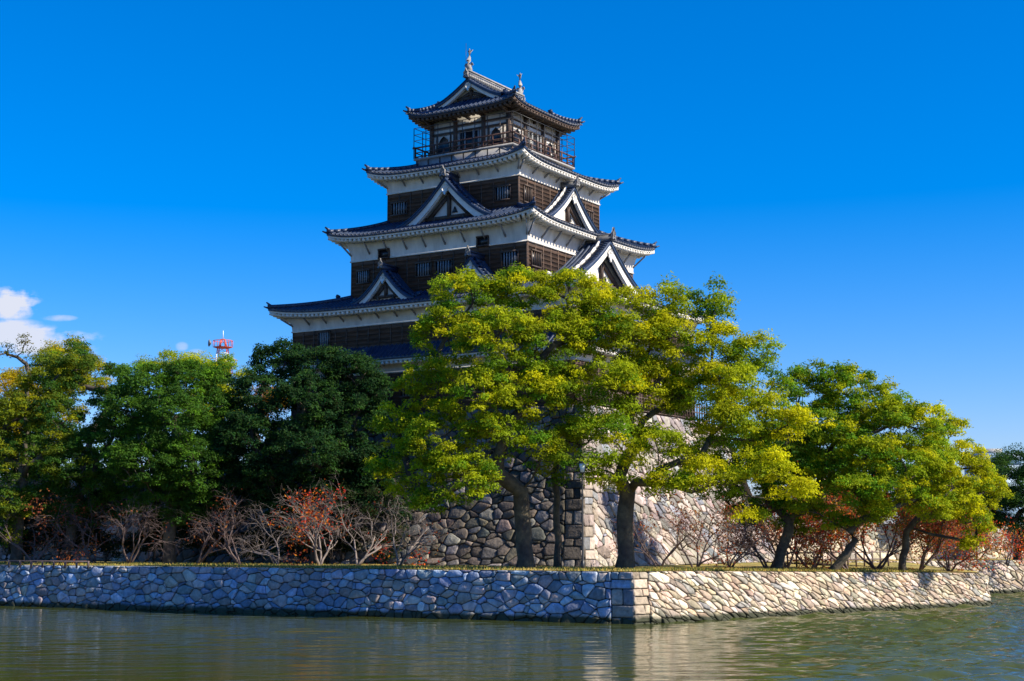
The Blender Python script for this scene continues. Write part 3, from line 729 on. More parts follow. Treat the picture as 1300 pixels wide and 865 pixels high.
# ------------------------------------------------------------------ trees
def mix3(a, b_, k): return np.array(a) * (1 - k) + np.array(b_) * k
def skeleton(base, targets, rng, up0, trunk_r, fork_h, lean=(0, 0), tip_r=.018):
    """nodes: grow from the base to every target, joining the nearest branch already there"""
    pos = [np.array(base, float)]; par = [-1]
    top = np.array(base) + np.array([lean[0], lean[1], fork_h]); n = 5
    for i in range(1, n + 1):
        k = i / n; p = np.array(base) * (1 - k) + top * k + np.array([rng.uniform(-.1, .1), rng.uniform(-.1, .1), 0]) * (k < 1)
        pos.append(p); par.append(len(pos) - 2)
    tips = []
    def grow(tg, first, step):
        Pn = np.array(pos); d = tg - Pn; dist = np.linalg.norm(d, axis=1)
        cost = dist + .9 * np.maximum(0, -(d[:, 2])) + .18 * np.linalg.norm(Pn - top, axis=1)
        cost[:4] += 50
        i = int(np.argmin(cost)); s = pos[i]; L = np.linalg.norm(tg - s)
        m_ = max(2, int(L / step)); 
        pd = pos[i] - pos[par[i]] if par[i] >= 0 else np.array([0, 0, 1.]); pd = pd / (np.linalg.norm(pd) + 1e-6)
        c1 = s + pd * L * .28 + np.array([0, 0, .10 * L]); c2 = tg - np.array([0, 0, .05 * L]) - (tg - s) * .25
        last = i
        for q in range(1, m_ + 1):
            k = q / m_; p = (1 - k) ** 3 * s + 3 * (1 - k) ** 2 * k * c1 + 3 * (1 - k) * k * k * c2 + k ** 3 * tg
            if q < m_: p = p + rng.normal(0, .03 * min(L, 4), 3)
            pos.append(p); par.append(last); last = len(pos) - 1
        return last
    return pos, par, grow
def branch_mesh(pos, par, trunk_r, tip_r, ex=1.75):
    n = len(pos); load = np.zeros(n); kids = [[] for _ in range(n)]
    for i in range(1, n): kids[par[i]].append(i)
    for i in range(n - 1, -1, -1):
        load[i] = 1.0 if not kids[i] else sum(load[j] for j in kids[i])
    rad = tip_r * load ** (1 / ex); k = trunk_r / rad[0]; rad = tip_r + (rad - tip_r) * (trunk_r - tip_r) / (rad[0] - tip_r + 1e-9)
    mb = MB()
    # follow the heaviest child so limbs are unbroken tubes
    stack = [(0, -1)]
    while stack:
        i, p = stack.pop(); line = [p, i] if p >= 0 else [i]
        cur = i
        while kids[cur]:
            ks = sorted(kids[cur], key=lambda j: -load[j]); 
            for j in ks[1:]: stack.append((j, cur))
            cur = ks[0]; line.append(cur)
        if len(line) < 2: continue
        P = np.array([pos[j] for j in line]); r_ = np.array([rad[j] for j in line])
        if p >= 0: r_[0] = min(rad[p], r_[1] * 1.15)
        else: r_[0] *= 1.35
        mb.tube(P, r_, 8 if r_.max() > .12 else (5 if r_.max() > .045 else 3))
    return mb
def leaves(centers, radii, cols, per, size, rng, flat=.98, up=.3, droop=0.):
    """leaf-sized faces on the skin of small domed tufts"""
    V = []; C = []
    for c, r, co in zip(centers, radii, cols):
        n = int(per * (r / .7) ** 2)
        d = rng.normal(size=(n, 3)); d /= np.linalg.norm(d, axis=1)[:, None]; d[:, 2] = np.where(d[:, 2] < -.25, -d[:, 2] * .6, d[:, 2])
        lump = 1 + .22 * np.sin(d[:, 0] * 5 + c[0] * 9) * np.sin(d[:, 1] * 5 + c[1] * 7) + .15 * np.sin(d[:, 2] * 9 + c[2] * 5)
        rr = r * (.55 + .5 * rng.uniform(size=n) ** .55) * lump
        p = c + d * rr[:, None] * np.array([1, 1, flat])
        nrm = d * .75 + rng.normal(0, .55, (n, 3)) + np.array([0, 0, up]); nrm /= np.linalg.norm(nrm, axis=1)[:, None]
        a = np.cross(nrm, rng.normal(size=(n, 3))); a /= np.linalg.norm(a, axis=1)[:, None]; b_ = np.cross(nrm, a)
        s = size * rng.uniform(.6, 1.3, n)[:, None]
        q = np.stack([p - a * s, p + b_ * s * .45, p + a * s, p - b_ * s * .45], 1)
        V.append(q); C.append(np.clip(co * rng.uniform(.8, 1.2, (n, 1)) + rng.normal(0, .006, (n, 3)), .004, 1))
    return np.concatenate(V), np.concatenate(C)
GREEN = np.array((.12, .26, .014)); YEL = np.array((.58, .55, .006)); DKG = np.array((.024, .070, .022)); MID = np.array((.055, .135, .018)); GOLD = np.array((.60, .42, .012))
def tree(px, d, lobes, label, seed, trunk_r=.5, fork=3.0, lean=(0, 0), cA=GREEN, cB=YEL, bmix=.5, group=None, tuft=.48, per=330, size=.088, dens=1.65, name='broadleaf_tree', depth_k=.9, fill=.62):
    rng = np.random.RandomState(seed)
    bx, by = pt(px, 720, d)[:2]; bz = ground_z(bx, by) - .1
    root = tag(empty(name, (bx, by, bz)), label, 'tree', group)
    o = np.array([bx, by, bz]); mpp = d / FPX
    cents = []; rads = []; cols = []; lobc = []
    for L in lobes:
        lx, ly, rx, ry = L[:4]; dd = L[4] if len(L) > 4 else 0.; yb = L[5] if len(L) > 5 else bmix
        c = pt(lx, ly, d + dd) - o; RX, RZ = rx * mpp, ry * mpp * 1.12; RY = (RX * .5 + RZ * .5) * depth_k
        lobc.append(c)
        n = max(3, int(dens * 3.2 * RX * RZ * fill / (tuft ** 2)) + 1)
        for i in range(n):
            v = rng.normal(size=3); v /= np.linalg.norm(v); v[2] = abs(v[2]) if rng.rand() < .25 else v[2]
            if v[1] > .2 and rng.rand() < .3: v[1] = -v[1]
            q = rng.uniform(.45, 1.0) ** .7
            p = c + v * q * np.array([RX, RY, RZ])
            cents.append(p); r = tuft * rng.uniform(.6, 1.35); rads.append(r)
            k = np.clip(yb + rng.normal(0, .28), 0, 1); cols.append(mix3(cA, cB, k) * rng.uniform(.8, 1.2))
    cents = np.array(cents)
    pos, par, grow = skeleton((0, 0, 0), None, rng, None, trunk_r, fork, lean)
    lo = sorted(range(len(lobc)), key=lambda i: np.linalg.norm(lobc[i] - np.array([lean[0], lean[1], fork])))
    for i in lo: grow(lobc[i], True, .9)
    for i in sorted(range(len(cents)), key=lambda i: min(np.linalg.norm(cents[i] - l) for l in lobc)): grow(cents[i], False, .8)
    branch_mesh(pos, par, trunk_r, .016).build('trunk', BARK, root, smooth=True)
    V, C = leaves(cents, rads, cols, per, size, rng)
    quads_mesh('crown', V, C, LEAF, root)
    return root
CG = 'camphor-like trees on the terrace'
tree(667, 86, [(600, 385, 58, 34, 1), (665, 372, 45, 30, 1), (720, 380, 48, 32, 0), (565, 430, 45, 42, 1), (630, 440, 55, 42, -1.5), (700, 440, 55, 42, -1), (750, 430, 35, 40, 0), (545, 490, 45, 35, 0), (610, 510, 50, 38, -2.5), (675, 505, 42, 40, -1.5),
     (505, 545, 34, 26, 0), (560, 560, 50, 35, -2), (520, 600, 50, 28, -1), (590, 610, 52, 28, -2.5), (550, 640, 32, 13, -2), (690, 575, 30, 22, -2), (640, 560, 34, 25, -2), (730, 500, 35, 35, -1)],
     'big bright green tree in front of the castle, thick trunk left of the lamp post', 21, .46, 3.4, (-.2, 0), bmix=.42, group=CG)
tree(708, 88.5, [(722, 560, 24, 22, 0), (704, 602, 16, 14, 0), (745, 545, 22, 22, 0)], 'slender tree with a thin bare stem just left of the lamp post', 22, .2, 4.2, (.0, 0), bmix=.4, tuft=.55, group=CG)
tree(793, 85, [(775, 400, 36, 38, 1, .6), (800, 440, 40, 38, 0, .55), (862, 385, 30, 28, 1, .4), (905, 395, 26, 30, 1, .35), (850, 430, 34, 28, 0, .75), (905, 440, 36, 28, 0, .5), (955, 455, 32, 30, 0, .5), (915, 490, 45, 26, -1.5, .6), (975, 500, 38, 26, -1, .5), (1000, 540, 32, 20, -1.5, .75), (935, 535, 38, 22, -2, .6),
     (775, 495, 36, 34, -1, .4), (830, 490, 30, 26, 0, .7), (765, 555, 32, 24, -1.5, .35), (775, 600, 40, 22, -2, .4), (835, 570, 34, 24, -2.5, .5), (850, 615, 28, 16, -2.5, .55), (900, 605, 34, 12, -3, .7), (878, 625, 26, 14, -3, .7), (960, 590, 34, 14, -3, .7), (1000, 625, 32, 10, -3, .85), (955, 657, 18, 9, -3, .8), (712, 590, 14, 14, -2, .35), (835, 405, 30, 30, 1, .5), (820, 450, 36, 32, 1, .6), (875, 475, 34, 30, 1, .6), (860, 505, 26, 14, 1, .5), (935, 480, 30, 28, 1, .6), (800, 540, 26, 18, 0, .4), (905, 550, 30, 20, 0, .5), (885, 585, 26, 12, -1, .6), (955, 560, 32, 20, 0, .5), (935, 615, 26, 12, -2, .6), (985, 600, 26, 14, -2, .7), (835, 480, 30, 22, 1, .5), (875, 505, 30, 20, 1, .5), (800, 505, 26, 20, 0, .5), (815, 560, 26, 16, 0, .4), (845, 515, 24, 14, 2, .4)],
     'wide-branching yellow-green tree right of the lamp, dark limbs reaching far right', 23, .46, 4.3, (.2, 0), bmix=.5, group=CG, fill=.55, tuft=.66)
tree(985, 93, [(1050, 485, 36, 24, 1, .12), (1015, 505, 40, 34, 1, .1), (1080, 505, 42, 34, 1, .3), (1000, 560, 45, 34, 0, .1), (1060, 560, 55, 36, 0, .15), (1110, 520, 36, 30, 0, .35), (950, 560, 34, 22, 1, .1), (1040, 610, 42, 22, -1, .25), (980, 600, 36, 18, 0, .1), (940, 600, 34, 20, 1, .15), (975, 640, 34, 16, 1, .15), (1020, 650, 34, 14, 0, .2), (930, 520, 30, 26, 1, .2), (915, 625, 30, 12, 2, .2), (945, 655, 30, 12, 2, .15), (1000, 670, 26, 10, 1, .2), (900, 575, 28, 18, 2, .2)],
     'dark green tree with a leaning trunk, right of the wide yellow-green tree', 24, .32, 3.0, (.9, 0), bmix=.25, group=CG)
tree(1055, 91, [(1130, 540, 42, 34, 0, .4), (1165, 545, 40, 36, 0, .5), (1100, 580, 44, 26, -1, .3), (1150, 595, 48, 26, -1, .5), (1085, 625, 34, 18, -2, .35), (1125, 625, 36, 16, -2, .45), (1190, 590, 30, 26, 0, .6), (1060, 600, 34, 24, 0, .3), (1110, 655, 30, 12, -1, .4), (1165, 635, 34, 14, 0, .5), (1060, 665, 26, 10, 0, .4), (1020, 640, 26, 14, 0, .4), (1210, 620, 26, 20, 0, .6), (1105, 645, 30, 14, -1, .4), (1190, 650, 30, 12, 0, .5), (1075, 560, 34, 24, 0, .4)],
     'green tree whose curved trunk bends low to the right over the wall', 25, .25, 1.9, (1.5, 0), bmix=.45, group=CG)
tree(1146, 96, [(1200, 560, 34, 28, 1, .6), (1225, 595, 38, 28, 0, .7), (1250, 625, 28, 28, 0, .75), (1180, 610, 34, 24, 0, .55), (1215, 640, 34, 20, -1, .7), (1240, 665, 20, 18, -1, .75), (1234, 690, 11, 14, -1, .8)],
     'yellow-green tree with drooping foliage at the right end of the terrace', 26, .24, 2.6, (.3, 0), bmix=.65, group=CG)
# right background
tree(1292, 128, [(1290, 610, 30, 30, 0, .1), (1310, 640, 40, 40, 0, .1), (1280, 660, 26, 34, 0, .1), (1320, 690, 36, 26, 0, .1)], 'dark green tree at the right edge behind the far wall', 27, .35, 3, cA=DKG, cB=GREEN, bmix=.3, tuft=.9)
tree(1262, 140, [(1270, 600, 22, 22, 0), (1262, 640, 26, 30, 0), (1250, 690, 26, 18, 0)], 'dark green round tree behind the yellow-green tree at the far right', 28, .35, 3, cA=DKG, cB=GREEN, bmix=.3, tuft=.9)
# left side, in the tower's shade
LG = 'trees left of the castle'
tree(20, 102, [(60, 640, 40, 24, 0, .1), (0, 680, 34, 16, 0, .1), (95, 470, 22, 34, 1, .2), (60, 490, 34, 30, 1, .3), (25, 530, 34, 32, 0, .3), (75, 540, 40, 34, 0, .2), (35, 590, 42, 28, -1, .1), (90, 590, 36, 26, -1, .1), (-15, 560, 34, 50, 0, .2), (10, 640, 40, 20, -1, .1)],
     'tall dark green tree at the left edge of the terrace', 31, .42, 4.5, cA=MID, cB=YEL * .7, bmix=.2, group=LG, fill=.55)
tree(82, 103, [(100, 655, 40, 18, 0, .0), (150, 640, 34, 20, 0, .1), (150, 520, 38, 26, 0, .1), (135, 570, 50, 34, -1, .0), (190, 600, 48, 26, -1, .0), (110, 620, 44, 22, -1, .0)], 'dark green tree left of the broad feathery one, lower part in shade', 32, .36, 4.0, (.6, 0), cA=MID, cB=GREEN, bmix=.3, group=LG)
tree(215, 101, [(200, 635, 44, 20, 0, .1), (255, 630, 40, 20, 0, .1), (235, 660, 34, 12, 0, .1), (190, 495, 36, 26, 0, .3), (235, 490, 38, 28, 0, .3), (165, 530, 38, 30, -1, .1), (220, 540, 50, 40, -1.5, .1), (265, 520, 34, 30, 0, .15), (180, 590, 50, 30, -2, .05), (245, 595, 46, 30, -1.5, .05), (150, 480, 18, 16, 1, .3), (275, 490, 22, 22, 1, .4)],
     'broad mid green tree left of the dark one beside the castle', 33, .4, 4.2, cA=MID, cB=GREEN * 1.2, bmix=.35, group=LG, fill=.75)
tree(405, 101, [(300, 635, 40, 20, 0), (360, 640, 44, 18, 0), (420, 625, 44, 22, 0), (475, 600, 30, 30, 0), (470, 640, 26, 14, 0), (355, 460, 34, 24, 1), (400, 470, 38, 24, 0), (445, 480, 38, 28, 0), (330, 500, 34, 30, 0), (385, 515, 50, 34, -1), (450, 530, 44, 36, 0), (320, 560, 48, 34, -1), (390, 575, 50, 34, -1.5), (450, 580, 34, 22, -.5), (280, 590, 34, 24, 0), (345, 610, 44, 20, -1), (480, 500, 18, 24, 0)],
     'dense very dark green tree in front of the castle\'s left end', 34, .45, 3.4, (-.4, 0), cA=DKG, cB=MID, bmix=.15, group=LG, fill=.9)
tree(290, 138, [(250, 475, 26, 20, 0), (285, 490, 30, 30, 0), (225, 462, 20, 14, 0), (265, 530, 40, 40, 0), (200, 475, 24, 18, 0)], 'sunlit yellow-green tree seen behind, below the radio mast', 35, .4, 5, cA=GREEN, cB=YEL, bmix=.5, tuft=.9)
tree(20, 140, [(15, 500, 30, 36, 0, .9), (50, 530, 34, 36, 0, .7), (0, 560, 40, 44, 0, .8), (90, 500, 24, 40, 0, .5), (120, 480, 16, 26, 0, .5), (70, 460, 24, 16, 0, .4)], 'golden yellow sunlit tree behind the left edge trees', 36, .4, 6, cA=GREEN, cB=GOLD, bmix=.8, tuft=.9)
tree(340, 150, [(345, 508, 26, 12, 0, .9), (320, 520, 26, 16, 0, .7)], 'small orange-yellow tree seen in the gap behind the dark tree', 37, .3, 3, cA=YEL, cB=np.array((.45, .20, .02)), bmix=.7, tuft=.9)
tree(27, 112, [(20, 437, 17, 14, 0), (35, 450, 12, 8, 0), (8, 450, 12, 8, 0)], 'thin sparse treetop with few leaves rising highest at the left edge', 38, .16, 8, cA=MID, cB=np.array((.25, .16, .04)), bmix=.5, tuft=.5, dens=.7, per=110)
tree(100, 118, [(98, 455, 18, 20, 0), (85, 485, 26, 26, 0), (112, 470, 12, 16, 0), (60, 470, 20, 16, 0), (140, 505, 14, 12, 0)], 'narrow green treetop against the sky right of the sparse one', 39, .25, 7, cA=MID, cB=YEL * .6, bmix=.35, tuft=.6)

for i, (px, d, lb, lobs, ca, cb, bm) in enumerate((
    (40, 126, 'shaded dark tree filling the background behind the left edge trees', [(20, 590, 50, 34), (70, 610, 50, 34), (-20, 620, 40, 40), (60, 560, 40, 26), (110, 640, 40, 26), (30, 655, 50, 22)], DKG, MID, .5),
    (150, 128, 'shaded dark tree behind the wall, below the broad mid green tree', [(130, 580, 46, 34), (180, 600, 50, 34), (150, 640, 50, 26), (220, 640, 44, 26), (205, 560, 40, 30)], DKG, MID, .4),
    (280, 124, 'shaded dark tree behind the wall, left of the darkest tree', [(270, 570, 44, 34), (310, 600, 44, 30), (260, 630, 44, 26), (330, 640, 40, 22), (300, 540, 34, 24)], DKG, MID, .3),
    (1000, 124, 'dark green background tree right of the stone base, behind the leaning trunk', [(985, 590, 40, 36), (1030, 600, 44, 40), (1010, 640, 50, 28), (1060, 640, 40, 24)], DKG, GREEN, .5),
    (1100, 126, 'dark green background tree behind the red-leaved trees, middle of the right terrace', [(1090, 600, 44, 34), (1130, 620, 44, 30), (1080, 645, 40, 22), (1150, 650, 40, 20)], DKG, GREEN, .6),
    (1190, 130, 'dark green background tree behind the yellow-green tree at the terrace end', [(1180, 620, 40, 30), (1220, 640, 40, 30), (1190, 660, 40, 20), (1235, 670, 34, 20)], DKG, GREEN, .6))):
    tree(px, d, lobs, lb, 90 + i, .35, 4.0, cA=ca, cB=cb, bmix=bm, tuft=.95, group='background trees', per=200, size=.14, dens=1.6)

def shrub(px, d, wpx, top, label, seed, ca, cb, nm='shrub'):
    rng = np.random.RandomState(seed); lobs = []
    for i in range(5): lobs.append((px + rng.uniform(-.7, .7) * wpx, top + rng.uniform(-14, 50), wpx * .55, 20, rng.uniform(-1, 1)))
    for i in range(3): lobs.append((px + rng.uniform(-.6, .6) * wpx, 690 + rng.uniform(-8, 10), wpx * .6, 14, 0))
    r_ = tree(px, d, lobs, label, seed, .10, .8, cA=ca, cB=cb, bmix=.35, tuft=.5, per=170, size=.10, dens=1.3, group='shaded bushes under the left trees', name=nm)
    r_['category'] = 'shrub'; return r_
for i, (px, d, wp, tp, lb) in enumerate(((8, 104, 36, 640, 'dark bush at the far left edge under the trees'), (75, 105, 40, 625, 'dark bush under the left trees, second from the left edge'),
    (135, 105, 38, 630, 'dark bush below the broad mid green tree, its left neighbour'), (195, 104, 38, 640, 'dark bush right under the broad mid green tree'), (258, 104, 40, 625, 'dark bush between the broad green and the darkest tree'),
    (318, 103, 38, 620, 'dark bush behind the leftmost pale bare cherry tree'), (375, 102, 40, 610, 'dark bush behind the orange-leaved bare cherry tree'), (432, 101, 36, 615, 'dark bush between the pale bare cherry trees and the stone base'), (488, 99.5, 28, 640, 'low dark bush at the left foot of the castle base'))):
    shrub(px, d, wp, tp, lb, 120 + i, DKG * .9, np.array((.06, .05, .02)))

# bare cherry trees with a few red leaves
def bare_tree(px, d, h, spread, label, seed, nleaf, cols, lean=0, stems=3, group='bare autumn cherry trees', twigm=None, tw=1.0):
    rng = np.random.RandomState(seed); bx, by = pt(px, 720, d)[:2]; bz = ground_z(bx, by) - .08
    root = tag(empty('cherry_tree', (bx, by, bz)), label, 'tree', group)
    mb = MB(); tips = []
    def grow(p, dr, L, r, lev):
        n = 4; P = [p]; q = p; dd = dr
        for i in range(n):
            dd = dd + rng.normal(0, .16, 3) + np.array([0, 0, .05 if lev < 3 else -.03]); dd /= np.linalg.norm(dd); q = q + dd * L / n
            if q[2] < .4: q[2] = .4 + rng.rand() * .3
            P.append(q)
        mb.tube(P, np.linspace(r, r * .55, n + 1), 6 if lev < 2 else 3)
        if lev >= 3: tips.extend(P[2:])
        if lev >= 5: return
        for k in range(3 if lev < 4 else 2):
            j = rng.randint(2, n + 1); v = dd + rng.normal(0, .62, 3) * np.array([1, .9, .6]); v /= np.linalg.norm(v)
            grow(P[j], v, L * rng.uniform(.58, .85), r * .55, lev + 1)
    for s in range(stems):
        a = rng.uniform(0, 2 * math.pi) if stems > 1 else 0
        v = np.array([math.cos(a) * spread + lean, math.sin(a) * spread * .7, rng.uniform(.6, 1.2)]); v /= np.linalg.norm(v)
        grow(np.array([rng.uniform(-.15, .15), rng.uniform(-.1, .1), 0.]), v, h * .40, .075 * h / 5, 0)
    mb.build('branches', twigm or TWIG, root)
    if nleaf:
        T = np.array(tips); hub = T[rng.randint(len(T), size=max(3, nleaf // 60))]
        c = hub[rng.randint(len(hub), size=nleaf)] + rng.normal(0, .42, (nleaf, 3)); c[:, 2] = np.maximum(c[:, 2], .15)
        nrm = rng.normal(size=(nleaf, 3)); nrm /= np.linalg.norm(nrm, axis=1)[:, None]; a = np.cross(nrm, rng.normal(size=(nleaf, 3))); a /= np.linalg.norm(a, axis=1)[:, None]; b_ = np.cross(nrm, a)
        s = .085 * rng.uniform(.6, 1.3, nleaf)[:, None]
        cc = np.array(cols)[rng.randint(len(cols), size=nleaf)] * rng.uniform(.7, 1.2, (nleaf, 1))
        quads_mesh('leaves', np.stack([c - a * s, c + b_ * s * .55, c + a * s, c - b_ * s * .55], 1), cc, LEAF, root)
    return root
RED = [(.62, .06, .02), (.75, .15, .02), (.48, .04, .03), (.70, .26, .03)]; MIXR = [(.62, .07, .02), (.72, .17, .02), (.45, .05, .03), (.55, .30, .04), (.30, .12, .05), (.20, .20, .03)]; RUST = [(.32, .08, .03), (.40, .12, .04), (.22, .06, .04), (.42, .18, .05)]
PALE = mat('pale_twig', (.20, .165, .15), .85, .25, 4)
bare_tree(352, 97, 4.4, 1.1, 'bare pale-twigged cherry tree in front of the dark tree, leftmost of the sunlit ones', 41, 160, RUST, twigm=PALE)
bare_tree(405, 96, 5.6, 1.0, 'bare pale-twigged cherry tree with clusters of orange-red leaves left of the castle base', 42, 700, RED, twigm=PALE, stems=4)
bare_tree(455, 95, 5.4, .9, 'bare pale-twigged cherry tree against the shaded stone base', 43, 220, RED, twigm=PALE)
bare_tree(505, 93, 5.0, 1.0, 'small bare tree at the left foot of the castle base, nearest the big green tree', 44, 90, RUST, twigm=PALE)
for i, (px, d, lb, nl_) in enumerate(((45, 101, 'bare grey bush at the far left under the trees', 200), (120, 102, 'rust-leaved bare tree under the left trees, second from the left', 900), (165, 100, 'grey leafless tree standing in the shade under the broad green tree', 60), (250, 100, 'dark leafless tree in the shade between the broad green and the dark tree', 80), (305, 99, 'leafless shaded tree just left of the sunlit bare cherry trees', 120))):
    bare_tree(px, d, 5.2 + .3 * (i % 2), .9, lb, 50 + i, nl_, RUST)
for i, (px, d, h, lb, nl_, cc) in enumerate(((838, 90, 4.4, 'low bare cherry tree just right of the second big trunk, few red leaves', 500, RUST), (882, 92, 4.6, 'bare many-twigged cherry tree before the sunlit base, second right of the big trunk', 450, RUST),
        (925, 92, 4.4, 'bare grey cherry tree left of the leaning trunk', 400, RUST), (975, 95, 4.8, 'cherry tree with scattered rust leaves beside the leaning trunk', 700, RUST), (1030, 97, 6.2, 'tree with orange-red leaves glowing under the dark green crown', 3600, MIXR),
        (1000, 96, 5.0, 'bare twiggy tree with orange leaves between the leaning and curved trunks', 900, MIXR), (1078, 96, 5.2, 'red-leaved tree behind the curved trunk', 3200, MIXR), (1112, 99, 6.0, 'tall red-leaved tree between the curved trunk and the yellow-green tree', 4000, MIXR), (1165, 99, 5.8, 'red-leaved tree behind the trunk of the yellow-green tree', 3600, MIXR),
        (1205, 101, 4.8, 'purple-twigged tree with red leaves at the right end of the terrace', 2800, MIXR), (1240, 124, 4.6, 'small tree with crimson leaves above the far wall', 900, RED), (1278, 121, 3.0, 'low crimson shrub on the far wall at the right edge', 700, RED))):
    bare_tree(px, d, h, .95, lb, 70 + i, nl_, cc, stems=4, group='autumn cherry trees right of the castle base')

# ------------------------------------------------------------------ lamp post
lx, ly = pt(740, 720, 82.4)[:2]; lz = ground_z(lx, ly)
lamp = tag(empty('street_lamp', (lx, ly, lz)), 'slim black lamp post with a glass lantern in front of the castle base corner', 'street lamp')
K = MB(); K.tube([(0, 0, -.1), (0, 0, .5), (0, 0, .52), (0, 0, 5.2)], [.1, .1, .055, .04], 8); K.tube([(0, 0, 5.2), (0, 0, 5.28)], [.12, .12], 8); K.build('pole', METAL, lamp)
K = MB(); K.hexa([(-.12, -.12, 5.28), (.12, -.12, 5.28), (.12, .12, 5.28), (-.12, .12, 5.28), (-.2, -.2, 5.75), (.2, -.2, 5.75), (.2, .2, 5.75), (-.2, .2, 5.75)]); K.build('lantern_glass', GLASS, lamp)
K = MB()
for sx, sy in ((-1, -1), (1, -1), (1, 1), (-1, 1)): K.bar((sx * .125, sy * .125, 5.28), (sx * .205, sy * .205, 5.76), .025, .025)
K.hexa([(-.24, -.24, 5.75), (.24, -.24, 5.75), (.24, .24, 5.75), (-.24, .24, 5.75), (-.06, -.06, 5.97), (.06, -.06, 5.97), (.06, .06, 5.97), (-.06, .06, 5.97)]); K.tube([(0, 0, 5.95), (0, 0, 6.1)], [.03, .01], 6)
K.build('lantern_cap', METAL, lamp)

# wooden barrier on the terrace among the right-hand trees, low rail on the left
def rail_fence(p0, p1, n, h, label, m_, rails=2):
    a = pt(p0[0], 720, p0[1])[:2]; b_ = pt(p1[0], 720, p1[1])[:2]; z = ground_z(*((a + b_) / 2)); r0 = tag(empty('fence', (*a, z)), label, 'fence')
    v = b_ - a
    for i in range(n + 1):
        q = v * i / n; K = MB(); K.box(q[0] - .05, q[0] + .05, q[1] - .05, q[1] + .05, -.1, h); K.build('post', m_, r0)
    for k in range(rails):
        K = MB(); zz = h * (.9 - .42 * k); K.bar((0, 0, zz), (v[0], v[1], zz), .07, .08); K.build('rail', m_, r0)
rail_fence((1000, 101), (1128, 108), 12, 1.15, 'weathered low wooden fence behind the trunks on the right terrace', TWIG)
rail_fence((-30, 96), (112, 92), 10, .35, 'knee-high rail along the top of the left moat wall', TWIG, 1)

# ------------------------------------------------------------------ radio mast, far building
tx_, ty_, tz_ = pt(282, 478, 520)
mast = tag(empty('radio_mast', (tx_, ty_, 2.6)), 'red and white lattice radio mast with round platforms, far behind the trees', 'mast')
def lattice(z0, z1, w0, w1, m_, name):
    K = MB(); n = max(1, int((z1 - z0) / 4))
    for i in range(n):
        za = z0 + (z1 - z0) * i / n; zb = z0 + (z1 - z0) * (i + 1) / n; wa = w0 + (w1 - w0) * i / n; wb = w0 + (w1 - w0) * (i + 1) / n
        c0 = [(-wa, -wa), (wa, -wa), (wa, wa), (-wa, wa)]; c1 = [(-wb, -wb), (wb, -wb), (wb, wb), (-wb, wb)]
        for j in range(4):
            K.bar((*c0[j], za), (*c1[j], zb), .26, .26); K.bar((*c0[j], za), (*c1[(j + 1) % 4], zb), .12, .12); K.bar((*c1[j], zb), (*c1[(j + 1) % 4], zb), .16, .16)
    K.build(name, m_, mast)
Z = lambda py: pt(282, py, 520)[2] - 2.6
lattice(0, Z(480), 5, 2.6, TOWW, 'lattice'); lattice(Z(480), Z(466), 2.4, 2.2, TOWR, 'lattice'); lattice(Z(466), Z(449), 2.0, 1.8, TOWW, 'lattice'); lattice(Z(449), Z(441), 1.7, 1.5, TOWR, 'lattice'); lattice(Z(441), Z(431), 1.2, .6, TOWR, 'lattice')
def platform(py, r, m_, th=.5, rail=1.4):
    K = MB(); z = Z(py); K.tube([(0, 0, z - th), (0, 0, z)], [r * .75, r], 20)
    for i in range(16):
        a = i * math.pi / 8; K.tube([(r * math.cos(a), r * math.sin(a), z), (r * math.cos(a), r * math.sin(a), z + rail)], .1, 4)
    K.tube([(r * .98 * math.cos(i * math.pi / 10), r * .98 * math.sin(i * math.pi / 10), z + rail) for i in range(21)], .12, 4)
    K.build('platform', m_, mast)
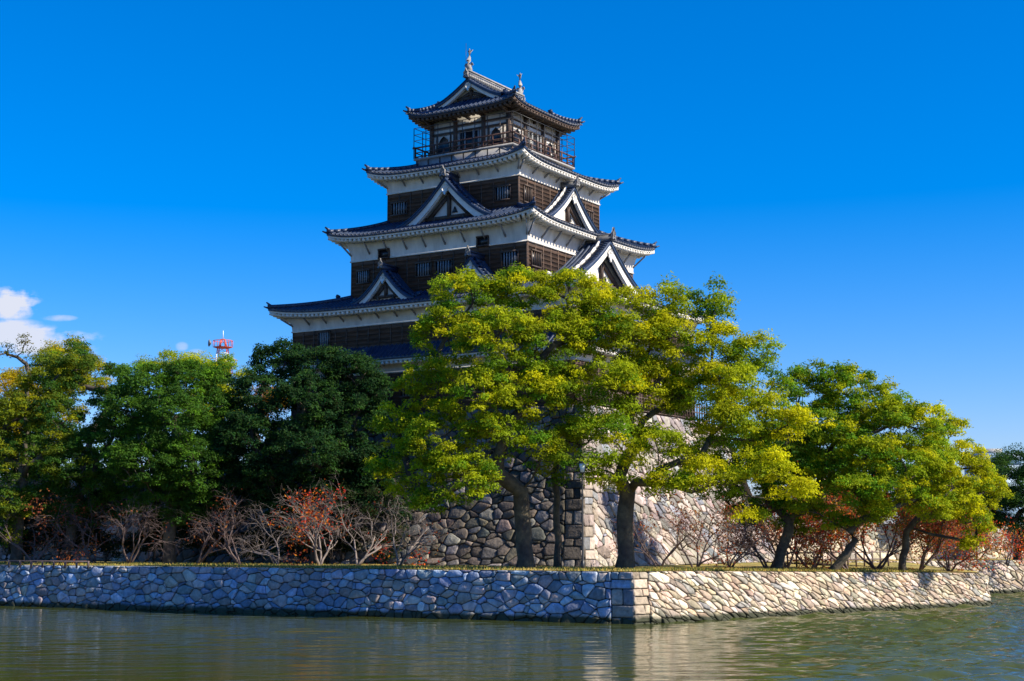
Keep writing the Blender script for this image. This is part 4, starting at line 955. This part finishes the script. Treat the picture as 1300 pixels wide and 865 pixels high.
platform(462, 4.9, mat('steel_deck', (.42, .30, .22), .6), .8); platform(441, 3.4, TOWR, .3, 2.2); platform(474, 3.4, TOWR, .3, 1.8); platform(469, 2.6, TOWR, .25, .5)
K = MB(); K.tube([(-4.0, -.2, Z(436)), (-4.7, -.6, Z(436))], [.2, 1.3], 14); K.build('dish', BARM, mast)
K = MB(); K.tube([(0, 0, Z(431)), (0, 0, Z(420))], .12, 5); K.build('antenna', TOWW, mast)
bx_, by_, _z = pt(1255, 590, 420)
K = MB(); zt_ = pt(1255, 577, 420)[2]; K.box(-5, 7, -6, 6, 0, zt_ - 2.6)
bl = tag(empty('office_building', (bx_, by_, 2.6)), 'distant blue-grey flat-roofed building peeping over the far right trees', 'building')
K.build('wall', mat('blue_grey_facade', (.22, .33, .45), .6), bl)
K = MB()
for i in range(6): K.box(-5.03, 7.03, -6.05, 6.05, 3 + i * 3.8, 4.6 + i * 3.8)
K.build('window_band', mat('facade_glass', (.06, .12, .2), .2), bl)
K = MB(); K.box(-3, 3, -3, 3, zt_ - 2.6, zt_ - 1.2); K.build('roof_box', TILEEND, bl)

# ------------------------------------------------------------------ grass and fallen leaves along the terrace edge
rng = np.random.RandomState(9); n = 26000
seg = rng.uniform(0, 1, n); k = (seg * (len(front) - 26)).astype(int); fr_ = rng.rand(n)[:, None]
p = front[k] * (1 - fr_) + front[k + 1] * fr_; p = p + np.array([0, 1.]) * (rng.rand(n)[:, None] ** 1.5 * 9 + .05)
z = np.array([ground_z(*q) for q in p]); a = rng.uniform(0, math.pi, n); hgt = rng.uniform(.05, .17, n); wd = .03
base = np.column_stack([p, z - .01]); dx = np.column_stack([np.cos(a) * wd, np.sin(a) * wd, np.zeros(n)]); tip = base + np.column_stack([rng.normal(0, .04, n), rng.normal(0, .04, n), hgt])
V = np.stack([base - dx, base + dx, tip + dx * .3, tip - dx * .3], 1); cp = np.array([(.40, .32, .06), (.22, .24, .04), (.48, .32, .07), (.12, .16, .03)])
tag(quads_mesh('grass', V, cp[rng.randint(4, size=n)], BLADE), 'short dry grass on the terrace above the moat walls', 'grass', kind='stuff')
